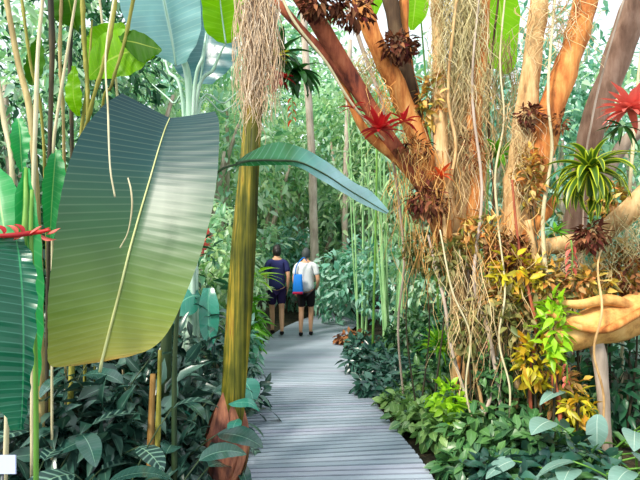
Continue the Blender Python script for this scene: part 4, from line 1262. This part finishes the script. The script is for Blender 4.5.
for i, (px, py, Y, r, n, mt, lb) in enumerate([
    (448, 262, 4.3, (.16, .12, .2), 150, 'mixed', 'small leaved climber at the left side of the trunk column'),
    (470, 330, 4.2, (.2, .14, .26), 170, 'mixed', 'climber with olive and tan leaves over the roots of the trunk column'),
    (500, 372, 4.1, (.2, .14, .2), 150, 'under', 'green climber low on the roots of the forked tree'),
    (512, 300, 4.15, (.24, .14, .22), 200, 'bits', 'climber with yellow and brown leaves in front of the forked tree'),
    (540, 280, 4.1, (.2, .14, .2), 150, 'bits', 'climber with yellow and tan leaves left of the hanging red flower'),
    (590, 284, 4.0, (.22, .12, .16), 150, 'bits', 'climber with olive and cream leaves over the ochre limb'),
    (624, 270, 4.1, (.18, .12, .26), 170, 'bits', 'climber with brown and olive leaves at the right edge above the ochre limb'),
    (560, 390, 3.9, (.18, .14, .2), 140, 'bits', 'climber with pink brown and yellow leaves below the ochre limb'),
    (480, 235, 4.3, (.2, .12, .2), 140, 'bits', 'climber with tan and olive leaves between the column and the forked tree'),
    (418, 250, 4.6, (.14, .1, .2), 110, 'mixed', 'olive climber under the large brown clump'),
    (608, 200, 4.3, (.16, .1, .16), 90, 'bits', 'climber with olive leaves behind the striped bromeliad'),
    (430, 100, 4.5, (.14, .1, .26), 110, 'bits', 'climber with tan leaves between the orange limb and the moss column'),
    (530, 180, 4.25, (.1, .1, .3), 110, 'bits', 'climber with yellow and tan leaves up the forked tree'),
]):
    p = at(px, py, Y)
    bush('climber', lb, 'climber', (p.x, p.y, 0), [((0, 0, p.z), r)], int(n * 2.0), .08, .036, M[mt], M['canedark'], T_LANCE, 1500 + i, None, 2, .3, .8, .008, .2)

# backlit bright leaves at the top
for i, (lb, rows) in enumerate([
    ('big bright lime leaf behind the trunks at the top right of the moss column', [((494, -20, 6.2), (484, -20, 6.2), (510, -20, 6.2)), ((500, 5, 6.2), (476, 5, 6.1), (520, 8, 6.2)), ((502, 35, 6.1), (480, 38, 6.0), (518, 40, 6.1)), ((504, 60, 6.0), (486, 62, 6.0), (516, 64, 6.0)), ((506, 74, 6.0), (503, 74, 6.0), (509, 74, 6.0))]),
    ('lime leaf at the top edge between the dark limb and the moss', [((418, -30, 6.4), (410, -30, 6.4), (428, -30, 6.4)), ((416, -6, 6.4), (402, -6, 6.3), (430, -6, 6.4)), ((414, 14, 6.3), (404, 14, 6.3), (426, 16, 6.3)), ((412, 30, 6.3), (410, 30, 6.3), (414, 30, 6.3))]),
    ('lime leaf at the top edge left of the dark limb', [((376, -30, 6.4), (368, -30, 6.4), (384, -30, 6.4)), ((375, -8, 6.4), (364, -8, 6.3), (386, -8, 6.4)), ((374, 14, 6.3), (372, 14, 6.3), (377, 14, 6.3))]),
]):
    b = gp((480, 440, 372)[i], 6.6)
    t = thing('lime_leaved_plant', lb, 'plant', b)
    m = MB()
    r3 = [[px3(*q) for q in a] for a in rows]
    limb(m, [(b, .02), (b.lerp(Vector(r3[0][0]), .5) + Vector((.05, .1, .2)), .016), (Vector(r3[0][0]) + Vector((0, .1, .15)), .01), (Vector(r3[0][0]), .006)], 18, 6)
    m.build('stem', M['petgreen'], t)
    m = MB()
    flat_leaf_rows(m, dense_rows(r3, 20), 5, .02, .01)
    m.build('leaf', M['lime'], t)

# ------------------------------------------------------------------ undergrowth on the right
UG = [  # px, Y, rx, ry, height, n, L, W, material, T, label
    (352, 8.2, .28, .25, .22, 130, .14, .07, 'dead', 'brown dry plant where the boardwalk bends out of sight'),
    (368, 7.2, .35, .35, .35, 230, .16, .08, 'underdark', 'dark low plant on the boardwalk edge behind the spiky plant'),
    (376, 6.3, .38, .3, .34, 260, .17, .075, 'underdark', 'blue dark plant hanging over the boardwalk, second along its right edge'),
    (392, 5.7, .36, .3, .34, 260, .16, .07, 'underdark', 'dark glossy plant left of the spiky plant'),
    (376, 5.35, .24, .22, .20, 140, .13, .07, 'underdark', 'small dark plant lapping onto the grey boards'),
    (404, 4.85, .24, .22, .24, 150, .12, .075, 'underlight', 'fresh green leafy plant at the middle of the boardwalk right edge'),
    (420, 6.6, .5, .4, .75, 300, .17, .07, 'under', 'mid green bush below the bamboo'),
    (436, 5.2, .34, .3, .42, 230, .15, .07, 'under', 'green plant in front of the spiky plant'),
    (424, 4.35, .26, .22, .24, 170, .12, .08, 'underlight', 'fresh green round leaved plant beside the grooved boards'),
    (450, 4.0, .26, .22, .26, 170, .12, .08, 'underlight', 'fresh green plant nearest the grooved boards at lower centre right'),
    (414, 4.75, .2, .2, .16, 60, .12, .06, 'silver', 'small blue green plant between the two fresh green ones'),
    (470, 4.4, .32, .26, .4, 220, .14, .08, 'under', 'green leafy plant at the foot of the tan trunk column'),
    (486, 3.8, .32, .26, .34, 220, .15, .075, 'under', 'dark green leafy plant at the bottom right of the boards'),
    (514, 4.1, .32, .26, .42, 220, .15, .075, 'under', 'green plant at the foot of the forked tree'),
    (528, 3.55, .32, .24, .34, 200, .16, .08, 'under', 'long leaved green plant at the bottom under the yellow crotons'),
    (474, 3.45, .26, .2, .16, 150, .13, .07, 'under', 'low green plant at the bottom edge next to the boards'),
    (506, 3.3, .24, .2, .2, 150, .14, .07, 'underdark', 'dark plant at the bottom edge left of the silver leaves'),
    (562, 3.4, .28, .22, .30, 150, .16, .08, 'underdark', 'blue dark plant below the olive yellow croton'),
    (556, 4.2, .4, .3, .65, 220, .15, .06, 'under', 'green bush behind the yellow crotons'),
    (618, 4.3, .4, .3, .80, 260, .18, .07, 'bg4', 'dark green shrub under the ochre limb at the right edge'),
    (450, 6.2, .4, .4, .95, 240, .15, .06, 'bg4', 'dark shrub behind the tan trunk column'),
    (588, 3.3, .26, .2, .16, 120, .15, .08, 'under', 'green plant at the bottom edge in front of the silver leaves'),
    (545, 3.1, .26, .2, .12, 120, .14, .08, 'under', 'lowest green plant at the bottom right'),
    (404, 6.9, .3, .3, .6, 180, .15, .05, 'bg4', 'dark plant at the foot of the bamboo'),
]
for i, (px, Y, rx, ry, h, n, L, W, mt, lb) in enumerate(UG):
    b = gp(px, Y, -.02)
    bl = [((0, 0, h * .5), (rx, ry, h * .55)), ((rx * .5, -ry * .3, h * .35), (rx * .6, ry * .7, h * .4)), ((-rx * .45, ry * .2, h * .38), (rx * .6, ry * .7, h * .42))]
    bush('ground_plant', lb, 'plant', b, bl, int(n * 1.55), L * .8, W * .82, M[mt], M['petdark'], T_OVAL if W / L > .48 else T_LANCE, 400 + i, 'leafy plants in the right bed', 3, .35, .75, .007, .35)
rosette('spiky_plant', 'spiky rosette of narrow green leaves with a yellow green heart in the right bed', 'plant', gp(438, 4.9), 44, .30, .03, (M['brightgreen'], M['petgreen']), 'lance', (-.2, 1.4), (.2, 1.0), 501, stem=.62)
clump('yellow green leaf tuft among the dark plants in the right bed', at(446, 400, 4.15), (.13, .1, .14), 90, .10, .05, 'yelgreen', 502, 'plant', 'leaf_tuft', T_OVAL, .1)
clump('yellow green tuft at the heart of the spiky plant', at(438, 344, 4.85), (.06, .06, .10), 40, .10, .03, 'yelgreen', 503, 'plant', 'leaf_tuft', T_LANCE, -.4)
for i, (px, Y, h, n, L, W, mt, lb, azr) in enumerate([
    (596, 3.6, .66, 7, .26, .19, 'silver', 'silver green plant with one round pale leaf at the lower right', (3.4, 6.0)),
    (634, 3.5, .70, 9, .36, .17, 'silver', 'silver green plant with long pale leaves at the right edge', (3.0, 6.2)),
    (608, 3.1, .40, 9, .28, .15, 'silver', 'silver green plant in the bottom right corner', (2.8, 6.4)),
    (576, 3.3, .50, 8, .28, .15, 'silver', 'silver green plant between the olive yellow croton and the round pale leaf', (3.0, 6.4)),
    (640, 3.1, .50, 8, .32, .16, 'silver', 'silver green plant cut by the right edge near the bottom', (2.8, 6.2)),
    (616, 4.0, .75, 6, .3, .12, 'silver', 'silver green plant under the dark green shrub at the right', (3.2, 6.2)),
    (560, 3.0, .12, 7, .26, .14, 'underdark', 'broad leaved dark plant at the bottom edge left of the silver plants', (2.8, 6.4)),
    (500, 3.05, .08, 8, .26, .13, 'under', 'broad leaved green plant at the bottom edge right of the boards', (2.8, 6.4)),
]):
    rosette('elephant_ear', lb, 'plant', gp(px, Y, -.03), n, L, W, (M[mt], M['petgreen']), 'heart', (-.3, .5), (.4, 1.1), 520 + i, None, pet=h, fold=.1, na=6, azr=azr, pw=.007)
m = MB()
flat_leaf_rows(m, dense_rows([[px3(*q) for q in b] for b in [((598, 414, 3.5), (594, 415, 3.5), (602, 415, 3.5)), ((597, 421, 3.48), (587, 422, 3.48), (607, 422, 3.48)), ((597, 433, 3.46), (586, 434, 3.46), (608, 434, 3.46)), ((597, 444, 3.46), (591, 444, 3.46), (603, 444, 3.46)), ((597, 449, 3.47), (596, 449, 3.47), (598, 449, 3.47))]], 14), 4, -.008)
limb(m, [(gp(600, 3.7), .008), (at(600, 440, 3.6), .006), (at(598, 414, 3.5), .004)], 8, 6, mi=1)
tag(m.build('round_leaf', [M['silver'], M['petgreen']]), 'single round pale silver leaf held up on its stalk at the lower right', 'leaf')
# ------------------------------------------------------------------ middle distance
def crown(w, h, z0, rng, k=5):
    bl = []
    for i in range(k):
        bl.append(((rng.uniform(-.45, .45) * w, rng.uniform(-.3, .3) * w * .6, z0 + h * (.2 + .62 * (i + .5) / k)), (w * rng.uniform(.30, .46), w * rng.uniform(.25, .36), h * rng.uniform(.2, .28))))
    return bl


for i, (lb, cx, Y, n, w, hh) in enumerate([('clump of pale green bamboo canes right of the boardwalk', 391, 7.6, 9, .42, 3.4), ('thin bamboo clump behind the arching leaf tip', 362, 9.6, 6, .4, 4.2)]):
    b = gp(cx, Y)
    t = thing('bamboo', lb, 'bamboo', b)
    rng = random.Random(70 + i)
    for k in range(n):
        x = (k / (n - 1) - .5)
        m = MB()
        culm(m, b + Vector((x * w * .45, rng.uniform(-.12, .12), -.05)), b + Vector((x * w * 1.7 + rng.uniform(-.1, .1), rng.uniform(-.3, .3), hh * rng.uniform(.8, 1.05))), .022, (rng.uniform(-.06, .06), 0, 0), 10)
        m.build('culm', M['bamboo'], t)
    foliage_mb([(b + Vector((0, 0, hh * .8)), (w * 1.3, .4, hh * .28))], 200, .2, .03, T_LONG, rng, .5, .8).build('foliage', M['bg3'], t)

MID = [  # px, Y, width, height, z0, n, L, W, material, trunk?, label
    (250, 7.6, .2, .95, .0, 90, .30, .07, 'brightgreen', 'bright green long leaved plant at the boardwalk left edge before the walkers'),
    (250, 6.2, .3, .7, .0, 120, .20, .08, 'bg2', 'low green plant right of the slim palm stem'),
    (228, 8.6, .9, 2.4, .0, 420, .22, .09, 'bg3', 'light green shrub behind the slim palm stem'),
    (226, 6.4, .8, 1.7, .1, 330, .22, .08, 'bg3', 'light green shrub between the giant leaf and the slim palm'),
    (206, 7.6, 1.1, 2.6, .1, 420, .24, .09, 'bg1', 'soft green shrub behind the right edge of the giant leaf'),
    (338, 11.4, 1.5, 1.9, .0, 620, .22, .10, 'bg2', 'blue green shrub at the bend of the boardwalk right of the walkers'),
    (362, 10.2, 1.2, 1.7, .0, 520, .20, .09, 'bg2', 'blue green shrub left of the bamboo clump'),
    (318, 13.0, 1.4, 2.0, .0, 560, .24, .10, 'bg1', 'soft green shrub beyond the walkers'),
    (286, 12.4, 1.3, 2.4, .0, 560, .24, .10, 'bg2', 'blue green shrub in front of the navy clad walker'),
    (252, 10.8, 1.0, 2.2, .0, 430, .24, .10, 'bg1', 'soft green shrub left of the navy clad walker'),
    (396, 9.0, 1.1, 1.8, .0, 480, .18, .08, 'bg2', 'blue green shrub behind the bamboo clump'),
    (424, 8.0, 1.1, 2.0, .0, 480, .18, .07, 'bg1', 'soft green shrub right of the bamboo clump'),
    (470, 8.0, 1.3, 2.6, .0, 520, .20, .08, 'bg2', 'blue green shrub behind the trunk column'),
    (520, 7.4, 1.3, 2.6, .0, 460, .20, .08, 'mixed', 'olive shrub behind the forked tree'),
    (580, 7.0, 1.4, 2.6, .0, 480, .22, .08, 'bg2', 'blue green shrub behind the striped bromeliad'),
    (640, 6.4, 1.3, 2.4, .0, 420, .22, .08, 'bg2', 'blue green shrub at the right edge behind the ochre limb'),
    (160, 5.6, 1.0, 2.0, .2, 320, .24, .09, 'bg4', 'deep green shrub behind the giant leaf'),
    (60, 5.0, 1.2, 2.4, .2, 360, .26, .09, 'bg4', 'deep green shrub behind the heliconia at the left'),
    (6, 4.6, 1.0, 2.2, .2, 320, .26, .09, 'bg4', 'deep green shrub at the left edge behind the emerald leaves'),
    (110, 5.2, 1.0, 2.2, .2, 300, .26, .09, 'bg4', 'deep green shrub behind the canes'),
]
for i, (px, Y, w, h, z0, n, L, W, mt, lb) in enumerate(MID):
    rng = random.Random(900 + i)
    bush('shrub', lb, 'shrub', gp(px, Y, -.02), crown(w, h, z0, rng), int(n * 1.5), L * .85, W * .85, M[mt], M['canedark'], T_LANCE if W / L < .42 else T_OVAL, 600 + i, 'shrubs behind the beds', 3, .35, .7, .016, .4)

rosette('ginger_plant', 'light green plant arching one spray of leaves across the navy clad walker', 'plant', gp(250, 7.9), 6, .6, .08, (M['yelgreen'], M['petgreen']), 'lance', (.1, .9), (.6, 1.3), 77, stem=1.12, azr=(-.5, .5))
HED = [(330, 17, 'bg1', 'soft green bush far down the boardwalk'), (372, 16, 'bg2', 'blue green bush far behind the bamboo'), (290, 17, 'bg3', 'light green bush far behind the walkers'), (250, 16, 'bg2', 'blue green bush far behind the slim palm'),
       (414, 15, 'bg1', 'soft green bush far behind the brown clump'), (460, 14, 'bg2', 'blue green bush far behind the trunk column'), (510, 13, 'bg1', 'soft green bush far behind the forked tree'), (570, 13, 'bg2', 'blue green bush far behind the striped bromeliad'), (630, 12, 'bg1', 'soft green bush far behind the ochre limb'),
       (205, 15, 'bg1', 'soft green bush far behind the giant leaf edge'), (140, 13, 'bg2', 'blue green bush far behind the pale stalks'), (70, 12, 'bg1', 'soft green bush far behind the canes'), (0, 11, 'bg2', 'blue green bush far at the left edge')]
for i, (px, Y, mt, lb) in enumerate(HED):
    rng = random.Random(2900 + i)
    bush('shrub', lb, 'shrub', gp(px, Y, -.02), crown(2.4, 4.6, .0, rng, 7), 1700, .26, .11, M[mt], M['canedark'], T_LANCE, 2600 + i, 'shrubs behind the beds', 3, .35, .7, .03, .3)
FAR = [  # px, Y, width, height, z0, n, L, W, material, label
    (300, 15.0, 3.4, 6.0, 1.2, 1900, .30, .13, 'bg1', 'soft green tree straight beyond the walkers'),
    (352, 14.2, 3.2, 6.4, 1.2, 1900, .28, .12, 'bg1', 'soft green tree seen past the arching leaf'),
    (410, 13.0, 3.0, 6.0, 1.0, 1600, .26, .11, 'bg3', 'light green tree seen between the orange limbs'),
    (250, 13.6, 3.0, 6.0, 1.0, 1600, .30, .12, 'bg3', 'light green tree behind the top of the slim palm'),
    (470, 11.6, 3.0, 6.2, 1.0, 1300, .26, .11, 'bg2', 'blue green tree right of the trunk column'),
    (536, 11.0, 2.8, 6.6, .8, 1100, .26, .10, 'bg2', 'blue green tree behind the forked tree'),
    (604, 10.0, 2.8, 5.8, .8, 1000, .26, .10, 'bg2', 'blue green tree in the pale gap at the top right'),
    (672, 9.0, 2.6, 5.6, .8, 800, .26, .10, 'bg1', 'soft green tree at the right edge'),
    (190, 11.0, 3.0, 7.6, .8, 1200, .30, .12, 'bg1', 'soft green tree behind the pale stalks'),
    (120, 9.4, 2.8, 7.2, .8, 1000, .28, .11, 'bg1', 'soft green tree behind the canes at the upper left'),
    (50, 8.4, 2.6, 6.8, .8, 900, .28, .10, 'bg4', 'deep green tree in the upper left corner'),
    (-14, 7.6, 2.2, 6.4, .8, 700, .28, .10, 'bg1', 'soft green tree at the left edge'),
    (330, 20.0, 5.0, 12, .6, 2200, .40, .18, 'bg1', 'tall soft green tree closing the view above the boardwalk'),
    (230, 19.0, 5.0, 11.5, .6, 2000, .40, .18, 'bg2', 'tall blue green tree closing the view behind the slim palm'),
    (430, 19.0, 5.0, 9.0, .6, 2000, .40, .18, 'bg2', 'tall blue green tree closing the view behind the orange limbs'),
    (530, 17.0, 5.0, 8.0, .6, 1600, .40, .17, 'bg1', 'tall soft green tree closing the view behind the forked tree'),
    (640, 16.0, 5.0, 7.5, .6, 1400, .40, .17, 'bg2', 'tall blue green tree closing the view at the right edge'),
    (130, 17.0, 5.0, 10.5, .6, 1700, .40, .17, 'bg2', 'tall blue green tree closing the view behind the giant leaf'),
    (20, 14.0, 4.6, 9.0, .6, 1400, .36, .16, 'bg1', 'tall soft green tree closing the view at the left edge'),
]
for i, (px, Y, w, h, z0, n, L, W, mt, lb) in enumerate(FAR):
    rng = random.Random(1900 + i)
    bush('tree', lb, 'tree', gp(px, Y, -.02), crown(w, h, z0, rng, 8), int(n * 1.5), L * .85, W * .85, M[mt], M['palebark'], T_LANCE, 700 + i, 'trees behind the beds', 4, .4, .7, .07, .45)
vine('slender_tree', 'pale pinkish trunk standing beyond the walkers under the arching leaf', 'tree', [(gp(316, 12.0), .12), (at(314, 240, 12), .11), (at(312, 160, 12), .10), (at(306, 60, 12), .09), (at(300, -40, 12), .08)], M['palebark'], 30, 10)
vine('slender_tree', 'second pale trunk just left of the bamboo in the distance', 'tree', [(gp(346, 12.6), .09), (at(345, 240, 12.6), .08), (at(346, 160, 12.6), .07), (at(350, 40, 12.6), .06)], M['palebark'], 30, 10)
for i, (px, py, Y, lb) in enumerate([(203, 240, 5.8, 'small pale pink flower head beside the edge of the giant leaf')]):
    clump(lb, at(px, py, Y), (.07, .06, .12), 40, .09, .05, 'pinkred', 800 + i, 'flower', 'flower_head', T_OVAL, 0)

# ------------------------------------------------------------------ the two walkers
P1 = dict(shL=(-.17, -.01, 1.41), elL=(-.235, -.03, 1.14), wrL=(-.20, .12, .95), paL=(-.19, .17, .90), shR=(.17, -.01, 1.41), elR=(.225, -.06, 1.15), wrR=(.21, .02, .90), paR=(.205, .05, .83),
          hiL=(-.085, 0, .90), thL=(-.09, .06, .72), knL=(-.09, .13, .50), caL=(-.085, .10, .36), anL=(-.08, .10, .09), toL=(-.085, .25, .03),
          hiR=(.085, 0, .90), thR=(.09, -.03, .72), knR=(.09, -.03, .50), caR=(.085, -.13, .36), anR=(.085, -.22, .11), toR=(.085, -.08, .03))
P2 = dict(shL=(-.18, -.01, 1.41), elL=(-.24, -.04, 1.14), wrL=(-.22, .06, .92), paL=(-.22, .08, .84), shR=(.18, -.01, 1.41), elR=(.25, -.02, 1.14), wrR=(.22, .12, .98), paR=(.20, .18, .96),
          hiL=(-.085, 0, .90), thL=(-.09, .02, .72), knL=(-.095, .03, .49), caL=(-.095, -.02, .36), anL=(-.10, -.05, .09), toL=(-.105, .10, .03),
          hiR=(.085, 0, .90), thR=(.09, .05, .72), knR=(.09, .10, .50), caR=(.09, .08, .36), anR=(.085, .08, .09), toR=(.09, .23, .03))
person('person in a navy top and dark purple shorts walking away on the left', gp(277, 9.1, 0.002), 1.68, .15, P1, M['skin'], M['hair'], M['navy'], M['purple'], M['black'], True)
person('person in a white t-shirt and black shorts walking away with a blue bag', gp(306, 8.95, 0.002), 1.62, -.1, P2, M['skin'], M['hair2'], M['white'], M['black'], M['black'])
# the blue bag hanging at the white shirt's left side
b = gp(299, 8.85) + Vector((-.015, -.12, .80))
t = thing('shoulder_bag', 'blue bag carried at the left side of the person in the white shirt', 'bag', b)
m = MB()
P = []
for i in range(13):
    f = i / 12
    w, d = .10 * (1 - .25 * f), .05 * math.sin(PI * min(1, .2 + f * .75)) + .006
    P.append([b + Vector((w * math.copysign(abs(math.cos(a)) ** .5, math.cos(a)), d * math.copysign(abs(math.sin(a)) ** .6, math.sin(a)), .36 * f)) for a in np.linspace(0, 2 * PI, 21)])
P = [[b] * 21] + P + [[b + Vector((0, 0, .36))] * 21]
m.grid(P)
m.build('bag_body', M['blue'], t)
m = MB()
m.box(b + Vector((-.09, -.056, .0)), b + Vector((.09, -.02, .045)))
m.build('trim_band', M['crimson'], t)
m = MB()
m.tube([Vector(q) for q in smooth_path([tuple(b + Vector((-.05, -.01, .34))), tuple(b + Vector((-.02, .0, .52))), tuple(b + Vector((.10, .06, .66))), tuple(b + Vector((.16, .14, .60)))], 14)], .010, 6)
m.build('strap', M['blue'], t)

# ------------------------------------------------------------------ camera, daylight
cam = bpy.data.objects.new('camera', bpy.data.cameras.new('camera'))
COL.objects.link(cam)
cam.location = (0, 0, CAMZ)
cam.rotation_euler = (PI / 2 + PITCH, 0, 0)
cam.data.sensor_width = 36
cam.data.lens = FPX / 640 * 36
cam.data.clip_start = 0.05
sc.camera = cam
w = bpy.data.worlds.new('overcast_sky')
sc.world = w
w.use_nodes = True
bg = w.node_tree.nodes['Background']
bg.inputs[0].default_value = (0.86, 0.95, 1.0, 1)
bg.inputs[1].default_value = 1.1
sun = bpy.data.objects.new('sun', bpy.data.lights.new('sun', 'SUN'))
COL.objects.link(sun)
sun.data.energy = 3.9
sun.data.angle = math.radians(12)
sun.data.color = (1.0, .93, .80)
sun.rotation_euler = Vector((.55, .55, -.75)).to_track_quat('-Z', 'Y').to_euler()
sc.view_settings.view_transform = 'Standard'
sc.view_settings.look = 'None'
sc.view_settings.exposure = 0.4
sc.view_settings.gamma = 1
sc.view_settings.use_curve_mapping = False
sc.cycles.use_denoising = True
sc.cycles.max_bounces = 10
sc.cycles.transmission_bounces = 6
